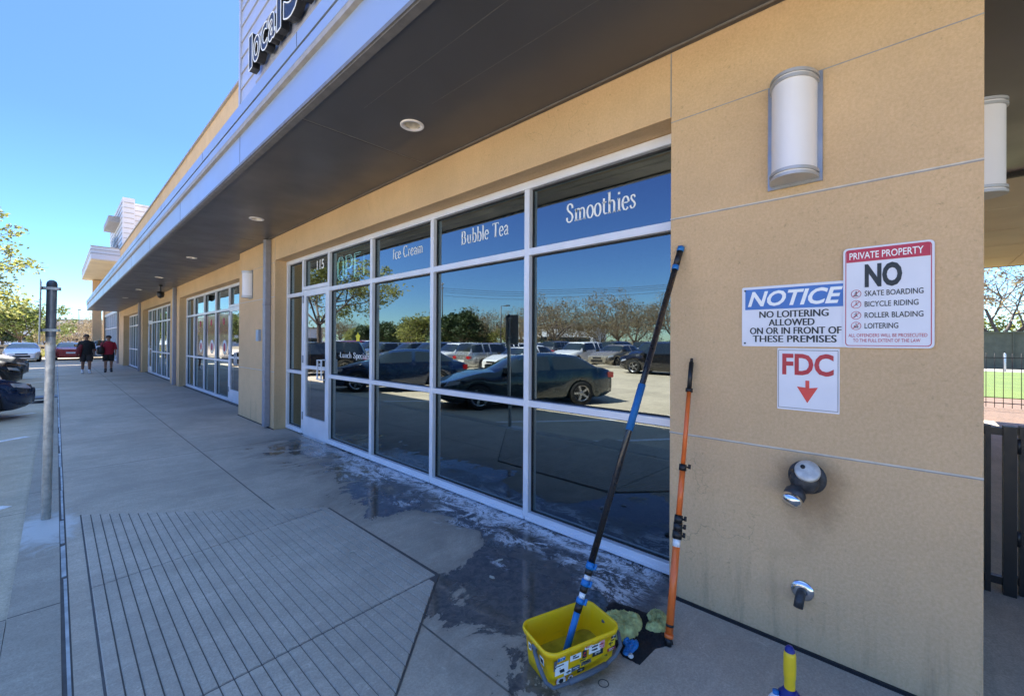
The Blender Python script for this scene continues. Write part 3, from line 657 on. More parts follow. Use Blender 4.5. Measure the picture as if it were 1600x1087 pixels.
# posters inside the second shop
for i, (a, b) in enumerate(((12.45, 13.5), (13.75, 14.8), (15.05, 16.1))):
    mb = MB().box(.4195, .4215, a, b, 1.05, 2.19, 0).box(.4180, .4194, a, b, 1.65, 2.19, 1)
    P_ = tag(mb.build('window_poster', [simple('poster_tan_%d' % i, (.26, .20, .16), .15, coat=.6), simple('poster_rose_%d' % i, (.26, .09, .10), .15, coat=.6)]),
        ['pink and tan poster nearest the door in the second shop window', 'pink and tan poster in the middle pane of the second shop window', 'pink and tan poster farthest from the door in the second shop window'][i], 'poster', 'posters in the second shop window')
    c = (a + b) / 2; q_ = MB()
    q_.lathe([(.0001, 0), (.19, 0), (.19, .002), (.0001, .002)], (.4165, c - .1, 1.32), (-1, 0, 0), 20, 0); q_.build('disc_print', 'vinyl', P_)
    q_ = MB().lathe([(.0001, 0), (.11, 0), (.11, .002), (.0001, .002)], (.4145, c - .1, 1.32), (-1, 0, 0), 20, 0).lathe([(.0001, 0), (.09, 0), (.09, .002), (.0001, .002)], (.4160, c, 1.98), (-1, 0, 0), 16, 0)
    q_.build('disc_print', 'red', P_)
letter(text2d('OPEN', .01), 11.95, 11.6, 1.55, 1.62, .37 + .027, parent=S2)

# downspouts + small fixtures
def downspout(x, y, z1):
    mb = MB().box(x - .10, x, y - .055, y + .055, .03, z1)
    for z in (.8, 2.1): mb.box(x - .106, x, y - .062, y + .062, z, z + .03)
    o = part(mb, 'downspout', 'downspout'); bevel(o, .012, 2); return o
downspout(0, 8.14, 3.225); downspout(.19, 17.85, 3.22); downspout(.19, 26.6, 3.22); downspout(.12, 35.9, 3.22)
part(MB().box(-.045, 0, 8.60, 8.74, 1.49, 1.69), 'utility_box', 'fascia')

# sconces
M['bandm'] = simple('satin_band', (.5, .5, .5), .45, .4, .03)
def sconce(name, label, X, Y, along='y'):
    """half-round lamp; local -X is out of the wall"""
    t = thing(name, label, 'wall lamp', (X, Y, 2.283), 0, 'half round wall lamps on the stucco')
    h, wd, dp = .527, .231, .135
    MB().box(-.012, 0, -wd / 2, wd / 2, 0, h).build('back_plate', 'bracket', t)
    def half(mb, r, d_, z0, z1, n=18, cap=True):
        ps = [(-.012 - d_ * math.sin(math.pi * i / n), r * math.cos(math.pi * i / n)) for i in range(n + 1)]
        vs = [(x, y, z) for z in (z0, z1) for x, y in ps]; k = n + 1
        mb.add(vs, [(i, i + 1, k + i + 1, k + i) for i in range(n)], 0, True); mb.add(vs, [tuple(range(k))[::-1], tuple(range(k, 2 * k)), (0, k, 2 * k - 1, k - 1)], 0)
    a = MB(); half(a, .095, dp, .028, h - .028); a.build('shade', 'opal', t)
    for z in (.016, .040, h - .052, h - .028):
        b = MB(); half(b, .104, dp + .010, z, z + .014); b.build('band', 'bandm', t)
    return t
sconce('wall_lamp', 'white half round wall lamp on the near stucco pier above the signs', 0, .4505)
sconce('wall_lamp', 'small looking white half round wall lamp on the stucco pier beyond the shop door', 0, 9.2)
s3 = sconce('wall_lamp', 'white half round wall lamp sticking out past the right edge of the near pier', .90, -.19); s3.rotation_euler = (0, 0, R(90))

# downlights
DL = ['nearest round recessed downlight in the charcoal canopy ceiling', 'second round recessed downlight along the canopy ceiling', 'third round recessed downlight along the canopy ceiling',
      'fourth round recessed downlight along the canopy ceiling', 'fifth round recessed downlight along the canopy ceiling', 'farthest round recessed downlight under the canopy']
for (x, y), lb in zip(LIT, DL):
    t = thing('downlight', lb, 'downlight', (x, y, 3.235), 0, 'recessed downlights in the canopy')
    MB().lathe([(.094, .001), (.094, -.006), (.088, -.009), (.07, -.007), (.066, .004), (.062, .004)], n=28).build('trim_ring', 'opal', t)
    MB().lathe([(.066, .001), (.060, .04), (.045, .085), (.02, .10), (.0005, .10)], n=28).build('reflector', 'reflector', t)
# camera dome
t = thing('security_camera', 'small black dome camera hanging under the far canopy ceiling', 'camera', (-.25, 17.6, 3.236))
MB().lathe([(.0005, 0), (.05, 0), (.05, -.03), (.02, -.04), (.02, -.2)], n=14).build('mount', 'black', t)
MB().lathe([(.02, -.2), (.09, -.21), (.1, -.3), (.075, -.38), (.0005, -.42)], n=16).build('dome', 'black', t)

# ------------------------------------------------------------------ signs on the pier
def rrect(y0, y1, z0, z1, r, n=5):
    pts = []
    for cy, cz, a in ((y1 - r, z1 - r, 0), (y0 + r, z1 - r, 90), (y0 + r, z0 + r, 180), (y1 - r, z0 + r, 270)):
        for i in range(n + 1): t = R(a + 90 * i / n); pts.append((cy + r * math.cos(t), cz + r * math.sin(t)))
    return pts
def plate(mb, pts, x0, x1, mi=0):
    n = len(pts); vs = [(x0, y, z) for y, z in pts] + [(x1, y, z) for y, z in pts]
    mb.add(vs, [tuple(range(n)), tuple(range(n, 2 * n))[::-1]] + [(i, (i + 1) % n, n + (i + 1) % n, n + i) for i in range(n)], mi)
# NOTICE
t = thing('notice_sign', 'white and blue NOTICE no loitering sign, partly covered by the private property sign', 'sign', (0, 0, 0))
mb = MB(); plate(mb, rrect(.229, .687, 1.486, 1.796, .008), -.006, -.001); mb.build('panel', 'white', t)
mb = MB(); mb.box(-.0075, -.0062, .243, .671, 1.677, 1.783); mb.build('header', 'blue', t)
mb = MB(); fit(mb, text2d('NOTICE', .028, .28), .658, .256, 1.692, 1.771, -.0085); mb.build('lettering', 'vinyl', t)
mb = MB()
for tx, a, b, z in (('NO LOITERING', .603, .311, 1.633), ('ALLOWED', .560, .366, 1.591), ('ON OR IN FRONT OF', .647, .262, 1.549), ('THESE PREMISES', .634, .280, 1.508)):
    for k in (-1, 0, 1): fit(mb, text2d(tx, 0), a + k * .0013, b + k * .0013, z, z + .034, -.0078 - .0001 * k)
mb.build('lettering', 'ink', t)
mb = MB()
for y, z in ((.672, 1.778), (.672, 1.502)): mb.lathe([(.0003, .004), (.005, .003), (.005, 0)], (-.006, y, z), (-1, 0, 0), 8)
mb.build('screw', 'steel_dark', t)
# PRIVATE PROPERTY
def yy_(u): return .2545 - u * .304     # u 0..1 reader left to right
def zz_(v): return 1.940 - v * .456
t = thing('private_property_sign', 'tall white sign with a crimson header reading PRIVATE PROPERTY NO skate boarding', 'sign')
mb = MB(); plate(mb, rrect(-.0495, .2545, zz_(1), zz_(0), .018), -.012, -.007); mb.build('panel', 'white', t)
mb = MB(); o1 = rrect(-.0415, .2465, zz_(1) + .008, zz_(0) - .008, .014); i1 = rrect(-.0385, .2435, zz_(1) + .011, zz_(0) - .011, .012); n = len(o1)
mb.add([(-.0128, y, z) for y, z in o1] + [(-.0128, y, z) for y, z in i1], [(i, (i + 1) % n, n + (i + 1) % n, n + i) for i in range(n)])
mb.box(-.0140, -.0122, -.0375, .2425, zz_(.145), zz_(.022)); mb.build('border', 'red', t)
mb = MB(); fit(mb, text2d('PRIVATE PROPERTY', .012), yy_(.075), yy_(.89), zz_(.118), zz_(.050), -.015); mb.build('lettering', 'vinyl', t)
mb = MB(); fit(mb, text2d('NO', .045), yy_(.255), yy_(.67), zz_(.405), zz_(.172), -.0135)
for tx, r_, v in (('SKATE BOARDING', .89, .44), ('BICYCLE RIDING', .84, .545), ('ROLLER BLADING', .89, .655), ('LOITERING', .63, .76)):
    fit(mb, text2d(tx, .010), yy_(.255), yy_(r_), zz_(v + .050), zz_(v - .004), -.0135)
mb.build('lettering', 'ink', t)
mb = MB(); mk = MB()
for k, v in enumerate((.462, .567, .677, .782)):
    c = (-.0125, yy_(.155), zz_(v)); mb.lathe([(.0185, .0), (.0185, .0008), (.0165, .0008), (.0165, 0)], c, (-1, 0, 0), 24)
    for dy, dz in ((.011, .011),):
        mb.add([(-.0141, c[1] + a, c[2] + b) for a, b in ((-.0125, .0107), (-.0107, .0125), (.0125, -.0107), (.0107, -.0125))], [(0, 1, 2, 3)])
    # little pictograms
    y_, z_ = c[1], c[2]; X_ = -.0135
    segs = [[((0, .008), (0, -.001)), ((0, .004), (-.006, .002)), ((0, .004), (.006, .006)), ((0, -.001), (-.005, -.008)), ((0, -.001), (.004, -.007)), ((-.008, -.009), (.008, -.009))],
            [((-.005, -.005), (0, .002)), ((0, .002), (.005, -.005)), ((-.002, .005), (.004, .003))],
            [((0, .008), (.001, -.001)), ((0, .004), (-.007, .005)), ((.001, -.001), (-.005, -.007)), ((.001, -.001), (.006, -.006)), ((-.007, -.008), (-.003, -.008))],
            [((-.006, .003), (-.006, -.006)), ((.0, .005), (.0, -.006)), ((.006, .002), (.006, -.006)), ((-.009, -.007), (.009, -.007))]][k]
    for (a, b), (c_, d_) in segs:
        L = math.hypot(c_ - a, d_ - b); nx, nz = -(d_ - b) / L * .0013, (c_ - a) / L * .0013
        mk.add([(X_, y_ - (a + nx), z_ + b + nz), (X_, y_ - (c_ + nx), z_ + d_ + nz), (X_, y_ - (c_ - nx), z_ + d_ - nz), (X_, y_ - (a - nx), z_ + b - nz)], [(0, 1, 2, 3)])
    mk.lathe([(.0003, 0), (.0022, 0)], (X_, y_, z_ + .010), (-1, 0, 0), 8)
mb.build('prohibition_ring', 'red', t); mk.build('pictogram', 'ink', t)
mb = MB(); fit(mb, text2d('ALL OFFENDERS WILL BE PROSECUTED', .0), yy_(.065), yy_(.93), zz_(.893), zz_(.860), -.0135); fit(mb, text2d('TO THE FULL EXTENT OF THE LAW', .0), yy_(.12), yy_(.86), zz_(.943), zz_(.910), -.0135)
mb.build('small_lettering', 'red', t)
# FDC
t = thing('hose_point_sign', 'small white sign with red letters FDC above a red arrow pointing down', 'sign')
mb = MB(); plate(mb, rrect(.268, .522, 1.172, 1.478, .003), -.005, -.001); mb.build('panel', 'white', t)
mb = MB(); mb.box(-.0065, -.0052, .273, .517, 1.467, 1.469).box(-.0065, -.0052, .273, .517, 1.181, 1.183).box(-.0065, -.0052, .273, .2745, 1.1835, 1.4665).box(-.0065, -.0052, .5155, .517, 1.1835, 1.4665); mb.build('border', 'ink', t)
mb = MB(); fit(mb, text2d('FDC', .03), .500, .290, 1.345, 1.452, -.0065); mb.build('lettering', 'redtxt', t)
mb = MB(); c = .394; mb.add([(-.0065, c + a, z) for a, z in ((-.008, 1.321), (.008, 1.321), (.008, 1.285), (.043, 1.290), (0, 1.212), (-.043, 1.290), (-.008, 1.285))], [(0, 1, 2, 6), (6, 2, 3), (6, 3, 4), (6, 4, 5)]); mb.build('arrow', 'orangered', t)

# hose connection
t = thing('hose_connection', 'grey cast metal twin hose connection sticking out of the pier under the FDC sign', 'fire hose connection', (0, .395, .85))
MB().lathe([(.0003, .012), (.055, .014), (.075, .008), (.08, 0)], (0, 0, 0), (-1, 0, 0), 28).build('wall_flange', 'castiron', t)
MB().lathe([(.04, 0), (.045, .02), (.056, .045), (.060, .07), (.052, .095), (.03, .11), (.0005, .115)], (0, 0, 0), (-1, 0, -.05), 24).build('body', 'castiron', t)
d1 = Vector((-.80, -.12, .58)).normalized(); d2 = Vector((-.62, .30, -.72)).normalized()
p1 = Vector((-.065, -.012, .02)); p2 = Vector((-.06, .01, -.012))
MB().lathe([(.036, 0), (.040, .03), (.046, .042), (.046, .058)], p1, d1, 24).build('inlet', 'castiron', t)
a = MB().lathe([(.046, .058), (.051, .060), (.051, .074), (.046, .080), (.022, .082), (.0005, .082)], p1, d1, 28)
pp = p1 + d1 * .083; sidev = d1.cross(Vector((0, 0, 1))).normalized(); 
a.lathe([(.010, 0), (.010, .003), (.0005, .003)], pp - sidev * -.018 + d1.cross(sidev) * -.012, d1, 12, 1)
a.box(-.13, -.11, .035, .05, .045, .055, 1)
a.build('inlet_cap', ['galv', 'black'], t)
MB().lathe([(.032, 0), (.036, .05), (.045, .062), (.045, .085), (.041, .09)], p2, d2, 24).build('inlet', 'castiron', t)
MB().lathe([(.041, .088), (.044, .090), (.044, .112), (.036, .120), (.034, .126), (.0005, .126)], p2, d2, 24).build('inlet_cap', 'chrome', t)
t = thing('drain_pipe_outlet', 'small round chrome flange with a stub pipe bent down, low on the pier', 'pipe outlet', (0, .413, .292))
MB().lathe([(.0003, .013), (.028, .013), (.046, .007), (.05, 0)], (0, 0, 0), (-1, 0, 0), 24).build('flange', 'chrome', t)
MB().tube([(-.008, 0, 0), (-.04, .0, -.004), (-.058, .002, -.02), (-.066, .006, -.055)], .0205, 12).build('pipe', 'castiron', t)

# ------------------------------------------------------------------ sign post at the kerb
t = thing('sign_post', 'round galvanised steel post at the kerb carrying a thin plate seen edge on', 'sign post', (-2.558, 5.323, 0)); t.rotation_euler = (0, R(.6), 0)
MB().tube([(0, 0, 0), (0, 0, 1.50), (0, 0, 1.955)], .030, 20).build('pole', 'galv', t)
MB().lathe([(.034, 1.93), (.034, 1.965), (.028, 1.985), (.012, 1.998), (.0005, 2.0)], n=18).build('cap', 'steel_dark', t)
MB().tube([(.0, 0, 1.52), (.0, 0, 1.93)], .0318, 20, caps=False).build('sleeve', 'sleeve', t)
for z in (1.565, 1.915):
    MB().box(-.055, .055, -.036, -.030, z, z + .022).box(-.055, .055, .030, .036, z, z + .022).box(-.06, -.05, -.036, .036, z, z + .022).box(.044, .05, -.036, .036, z, z + .022).build('clamp', 'galv', t)
MB().box(-.066, -.0605, -.17, .14, 1.46, 1.985).build('plate', 'galv', t)

# ------------------------------------------------------------------ window cleaning gear
def seg_pole(name, label, P0, P1, segs):
    P0, P1 = Vector(P0), Vector(P1); t = thing(name, label, 'telescopic pole', P0); d = P1 - P0
    for nm, a, b, r_, mt in segs:
        MB().tube([d * a, d * b], r_, 16).build(nm, mt, t)
    return t, d
P0 = (-.842, 1.2, .10); P1 = (-.02, 1.012, 2.052)
t, d = seg_pole('telescopic_pole', 'long black telescopic pole with blue grips standing in the yellow bucket, leaning on the pier', P0, P1, [
    ('lower_section', -.035, .062, .0155, 'bluep'), ('lower_collar', .058, .078, .0185, 'black'), ('clamp_collar', .076, .087, .021, 'bluep'), ('white_section', .087, .100, .0150, 'whitep'),
    ('lower_collar', .100, .116, .0185, 'black'), ('clamp_collar', .114, .127, .0215, 'bluep'), ('white_section', .127, .139, .0150, 'whitep'), ('lower_collar', .138, .153, .019, 'black'),
    ('clamp_collar', .151, .166, .022, 'bluep'), ('upper_tube', .165, .935, .0165, 'carbon'), ('middle_grip', .482, .603, .0195, 'bluegrip'),
    ('grip_band', .933, .946, .0195, 'bluep'), ('top_grip', .945, .992, .0180, 'black'), ('end_cap', .990, 1.004, .0195, 'bluep')])
side = d.cross(Vector((0, 0, 1))).normalized()
for f in (.08, .118, .156):
    MB().tube([d * f + side * .018, d * f + side * .034, d * (f + .012) + side * .034], .006, 8).build('clamp_lever', 'bluep', t)
P0 = (-.422, .904, .0); P1 = (-.022, .946, 1.412)
t, d = seg_pole('telescopic_pole', 'shorter orange telescopic pole with black clamps leaning on the near pier', P0, P1, [
    ('foot', .0, .026, .017, 'black'), ('foot_collar', .024, .036, .0215, 'orange'), ('lower_tube', .036, .345, .0185, 'orange'), ('ring', .058, .066, .0190, 'black'), ('label_band', .314, .341, .0188, 'whitep'),
    ('clamp_collar', .340, .368, .024, 'black'), ('clamp_collar', .366, .394, .0225, 'black'), ('clamp_collar', .392, .420, .021, 'black'), ('middle_tube', .418, .58, .0150, 'orange'),
    ('clamp_collar', .575, .598, .0195, 'black'), ('upper_tube', .598, .870, .0120, 'orange'), ('handle_guard', .868, .882, .0195, 'black'), ('handle', .880, .985, .0125, 'black'), ('handle_tip', .985, 1.0, .008, 'black')])
for f in (.35, .378, .406, .588):
    rr = Vector((.55, -.8, .0)).normalized()
    MB().tube([d * f, d * f + rr * .032], .005, 8).tube([d * (f - .006) + rr * .034, d * (f + .010) + rr * .034], .0075, 8).build('clamp_lever', 'black', t)

# bucket
BC = Vector((-.840, 1.197)); BH = .198; BA = R(-18)
t = thing('bucket', 'yellow rectangular bucket covered in stickers with a grey handle swung down', 'bucket', (BC.x, BC.y, 0), BA)
t.scale = (1.13, 1.08, .86)
def rr2(l, w_, r, n=6):
    pts = []
    for cx, cy, a in ((l / 2 - r, w_ / 2 - r, 0), (-l / 2 + r, w_ / 2 - r, 90), (-l / 2 + r, -w_ / 2 + r, 180), (l / 2 - r, -w_ / 2 + r, 270)):
        for i in range(n + 1): q_ = R(a + 90 * i / n); pts.append((cx + r * math.cos(q_), cy + r * math.sin(q_)))
    return pts
rings = [(.312, .190, .035, .0), (.322, .198, .038, .006), (.330, .206, .04, .06), (.345, .221, .043, .165), (.360, .236, .048, .168), (.368, .244, .05, .185), (.366, .242, .05, .197), (.356, .232, .047, .199), (.350, .226, .045, .190), (.335, .212, .04, .12), (.306, .184, .034, .012)]
mb = MB(); V = []; n = None
for l, w_, r, z in rings:
    p = rr2(l, w_, r); n = len(p); V += [(x, y, z) for x, y in p]
fs = [(k * n + i, k * n + (i + 1) % n, (k + 1) * n + (i + 1) % n, (k + 1) * n + i) for k in range(len(rings) - 1) for i in range(n)]
mb.add(V, fs, 0, True); mb.add(V, [tuple(range(n))[::-1], tuple((len(rings) - 1) * n + i for i in range(n))], 0)
mb.build('tub', 'yellow', t)
hp = [(-.172, .0, .150), (-.185, -.02, .145), (-.19, -.06, .11), (-.185, -.105, .062), (-.165, -.127, .045), (-.10, -.134, .046), (0, -.138, .050), (.08, -.138, .056), (.13, -.136, .078), (.165, -.128, .11), (.186, -.09, .14), (.185, -.03, .15), (.172, 0, .150)]
mb = MB(); mb.tube(hp, .0085, 10); mb.tube([hp[5], hp[6], hp[7]], .0125, 10); mb.build('handle', 'greyp', t)
mb = MB().lathe([(.0005, .012), (.016, .010), (.018, 0)], (-.172, 0, .150), (-1, 0, 0), 12).lathe([(.0005, .012), (.016, .010), (.018, 0)], (.172, 0, .150), (1, 0, 0), 12); mb.build('handle_pivot', 'greyp', t)
# stickers follow the sloping front face (y = front side, local -Y)
def fy(z): return -(.198 / 2 + (z - .006) / .159 * (.0115)) - .0012
stick = [(-.085, .060, .030, .022, 'vinyl', 'ink', ''), (.10, .058, .034, .018, 'yellow2', 'ink', ''), (-.118, .145, .030, .016, 'bluep', 'vinyl', ''), (.012, .148, .032, .016, 'vinyl', 'redtxt', ''), (.142, .148, .022, .014, 'ink', 'vinyl', ''), (-.02, .040, .03, .016, 'ink', 'vinyl', ''), (-.115, .095, .052, .050, 'vinyl', 'ink', ''), (-.05, .125, .045, .026, 'vinyl', 'ink', 'CLEAN'), (-.006, .120, .018, .036, 'ink', 'orangered', ''), (-.012, .085, .036, .020, 'yellow2', 'ink', 'WINDOW'),
         (.045, .128, .050, .036, 'vinyl', 'ink', ''), (.080, .132, .026, .036, 'pinkst', 'redtxt', ''), (.062, .096, .046, .024, 'ink', 'vinyl', 'SHINE'), (.132, .118, .034, .036, 'yellow2', 'ink', ''),
         (.134, .082, .036, .014, 'redtxt', 'vinyl', ''), (-.05, .062, .040, .020, 'greyp', 'vinyl', 'Pure'), (.005, .070, .042, .018, 'metal', 'ink', 'GLASS'), (-.145, .12, .012, .045, 'greyp', 'ink', '')]
M['pinkst'] = simple('pink_sticker', (.75, .35, .38), .5)
rnd = random.Random(3)
for i, (x, z, a, b, c1, c2, tx) in enumerate(stick):
    z += .006; a *= 1.18; b *= 1.2; y0_, y1_ = fy(z - b / 2), fy(z + b / 2); mb = MB(); k = rnd.uniform(-.002, .002)
    mb.add([(x - a / 2, y0_, z - b / 2), (x + a / 2, y0_, z - b / 2 + k), (x + a / 2, y1_, z + b / 2 + k), (x - a / 2, y1_, z + b / 2)], [(0, 1, 2, 3)], 0)
    for q_ in range(5):
        u0_, u1_ = sorted((rnd.uniform(-.42, .42), rnd.uniform(-.42, .42))); v0 = rnd.uniform(-.4, .3); v1 = v0 + rnd.uniform(.06, .2)
        mb.add([(x + u * a, fy(z + v * b) - .0006, z + v * b) for u, v in ((u0_, v0), (u1_, v0), (u1_, v1), (u0_, v1))], [(0, 1, 2, 3)], 1)
    mb.build('sticker', [c1, c2], t)
for s_, (x, z, r_) in enumerate(((-.115, .035, .022), (-.07, .03, .012))):
    mb = MB(); mb.lathe([(.0003, .0006), (r_, .0006)], (x, fy(z) - .0004, z), (0, -1, .07), 18, 0).lathe([(r_, .0004), (r_ * 1.14, .0004)], (x, fy(z) - .0004, z), (0, -1, .07), 18, 1).lathe([(.0003, .0012), (r_ * .55, .0012)], (x, fy(z) - .0004, z), (0, -1, .07), 5, 2); mb.build('round_sticker', ['vinyl', 'redtxt', 'ink'], t)
mb = MB()
for (y, z, a, b) in ((-.05, .12, .03, .04), (.0, .10, .03, .03), (-.04, .07, .03, .025), (.045, .12, .02, .04)):
    xx = lambda zz: -(.322 / 2 + zz * .072) - .0012
    mb.add([(xx(z - b / 2), y - a / 2, z - b / 2), (xx(z + b / 2), y - a / 2, z + b / 2), (xx(z + b / 2), y + a / 2, z + b / 2), (xx(z - b / 2), y + a / 2, z - b / 2)], [(0, 1, 2, 3)], 0)
    mb.add([(xx(z - b / 4) - .0005, y - a / 3, z - b / 4), (xx(z + b / 4) - .0005, y - a / 3, z + b / 4), (xx(z + b / 4) - .0005, y + a / 4, z + b / 4), (xx(z - b / 4) - .0005, y + a / 4, z - b / 4)], [(0, 1, 2, 3)], 1)
mb.build('side_sticker', ['vinyl', 'ink'], t)
MB().prism(rr2(.318, .196, .036), .045, .047).build('soapy_water', simple('dirty_water', (.30, .24, .02), .1, 0, .3, 14), t)

# cloths
def cloth(name, label, outline, hgt, mat, seed, z0=.0, rings=16, sub=9, sharp=False, fold=26., group='rags on the ground beside the bucket'):
    cx = sum(p[0] for p in outline) / len(outline); cy = sum(p[1] for p in outline) / len(outline)
    dense = []
    for i in range(len(outline)):
        a, b, c, d_ = outline[i - 1], outline[i], outline[(i + 1) % len(outline)], outline[(i + 2) % len(outline)]
        for k in range(sub):
            u = k / sub; f = (lambda q: b[q] + (c[q] - b[q]) * u) if sharp else lambda q: .5 * (2 * b[q] + (c[q] - a[q]) * u + (2 * a[q] - 5 * b[q] + 4 * c[q] - d_[q]) * u * u + (3 * b[q] - a[q] - 3 * c[q] + d_[q]) * u ** 3)
            dense.append((f(0), f(1)))
    n = len(dense); V = []; fs = []
    for r in range(rings + 1):
        s_ = 1 - r / (rings + .0) * .97
        for i, (x, y) in enumerate(dense):
            wx, wy = cx + (x - cx) * s_, cy + (y - cy) * s_
            nz = .8 * mnoise.noise(Vector((wx * fold * .6 + seed, wy * fold * .6, seed * 1.7))) + 1.1 * (.35 - abs(mnoise.noise(Vector(((wx + wy) * fold * 2.4, (wy - wx) * fold * .8 + seed, 3.))))) + .35 * mnoise.noise(Vector((wx * fold * 4, wy * fold * 4, seed)))
            e = min(1, (r / rings) * 3.2); h = max(.003, hgt * (e ** .6) * (.62 + .62 * nz)) if r else .001
            jx = .008 * mnoise.noise(Vector((i * .5, r * .7, seed))) if r else .004 * mnoise.noise(Vector((i * .9, 0, seed)))
            V.append((wx - cx + jx, wy - cy + jx * .5, z0 + h))
    for r in range(rings):
        for i in range(n): fs.append((r * n + i, r * n + (i + 1) % n, (r + 1) * n + (i + 1) % n, (r + 1) * n + i))
    fs.append(tuple(rings * n + i for i in range(n)))
    V2 = [(x, y, z0) for x, y, z in V[:n]]; o_ = len(V); V += V2
    for i in range(n): fs.append((i, (i + 1) % n, o_ + (i + 1) % n, o_ + i))
    fs.append(tuple(o_ + i for i in range(n))[::-1])
    o = MB().add(V, fs, 0, True).build(name, mat, loc=(cx, cy, 0)); return tag(o, label, 'cloth', group)
cloth('rag', 'black cloth spread flat on the pavement under the olive rags', [(-.37, 1.30), (-.29, 1.285), (-.27, 1.2), (-.255, 1.1), (-.22, 1.02), (-.30, .95), (-.397, .888), (-.49, .940), (-.640, .945), (-.645, 1.03), (-.60, 1.10), (-.50, 1.2)], .022, 'cloth_black', 3., sharp=True)
cloth('rag', 'large olive green microfibre rag crumpled against the right side of the bucket', [(-.47, 1.25), (-.39, 1.235), (-.325, 1.165), (-.335, 1.09), (-.42, 1.045), (-.51, 1.04), (-.565, 1.073), (-.57, 1.13), (-.52, 1.195)], .050, 'cloth_olive', 11., .006, fold=17)
cloth('rag', 'small olive green rag bunched at the foot of the orange pole', [(-.284, 1.085), (-.222, 1.072), (-.225, 1.0), (-.30, .945), (-.376, .954), (-.407, 1.009), (-.395, 1.04), (-.342, 1.04)], .042, 'cloth_olive', 21., .008, fold=30)
cloth('rag', 'bright blue scrap of cloth lying on the black rag next to the bucket', [(-.588, 1.062), (-.551, 1.058), (-.560, 1.032), (-.529, 1.014), (-.569, .99), (-.650, .995), (-.655, 1.025), (-.61, 1.033)], .020, 'bluep', 31., .024)
cloth('rag', 'grey spotted wet rag lying behind the back corner of the bucket', [(-.47, 1.36), (-.36, 1.45), (-.27, 1.43), (-.30, 1.33), (-.38, 1.27), (-.46, 1.29)], .02, 'cloth_grey', 41., .001)
cloth('paper_scrap', 'tiny white paper scrap on the lower corner of the black rag', [(-.655, .998), (-.635, .992), (-.64, .975), (-.66, .978)], .012, 'whitep', 51., .024, group='litter on the pavement')
# round stain ring on the pavement
tag(MB().lathe([(.024, .0012), (.024, .002), (.020, .002), (.020, .0012)], (-.85, 1.01, 0), (0, 0, 1), 24).build('rubber_ring', 'steel_dark'), 'thin dark ring lying on the pavement in front of the bucket', 'ring')
# spray bottle
t = thing('scrubber_bottle', 'navy bottle with an upright yellow grip standing at the lower edge of the picture', 'bottle', (-.50, .372, 0))
MB().lathe([(.0005, 0), (.040, .0), (.045, .006), (.045, .075), (.040, .105), (.026, .122), (.0205, .130), (.0005, .131)], n=24).build('bottle_body', 'navy', t)
MB().lathe([(.0195, .128), (.0195, .168), (.0215, .175), (.0225, .215), (.0215, .262), (.0185, .275), (.0005, .276)], n=20).build('grip', 'yellow2', t)
MB().lathe([(.0185, .274), (.017, .284), (.010, .296), (.0005, .298)], n=16).build('cap', 'navy', t)
MB().box(.012, .024, -.006, .006, .245, .276).build('latch', 'navy', t)
t = thing('soap_bottle', 'white squeeze bottle just behind the navy one, mostly below the picture edge', 'bottle', (-.525, .415, 0))
MB().lathe([(.0005, 0), (.026, 0), (.028, .01), (.028, .075), (.012, .10), (.0005, .101)], n=18).build('bottle_body', 'whitep', t)
MB().lathe([(.012, .1), (.012, .112), (.0005, .113)], n=12).build('cap', 'bluep', t)

# leaf bits
rnd = random.Random(9)
for i, (x, y, lb) in enumerate(((-1.06, 2.92, 'pale leaf scrap lying on the ribbed ramp'), (-.60, 1.98, 'small pale leaf scrap on the wet pavement nearer the bucket'), (-.42, 2.1, 'small pale leaf scrap on the wet pavement nearer the window'))):
    p = [(.03, 0), (.01, .014), (-.025, .008), (-.03, -.004), (-.005, -.012)]
    o = MB().prism([(a, b) for a, b in p], .0, .003).build('leaf_scrap', simple('dry_leaf_%d' % i, (.5, .47, .4), .8), loc=(x, y, .0105 if i == 0 else .002)); o.rotation_euler = (0, .1, i * 1.3); tag(o, lb, 'leaf', 'leaf scraps on the pavement')

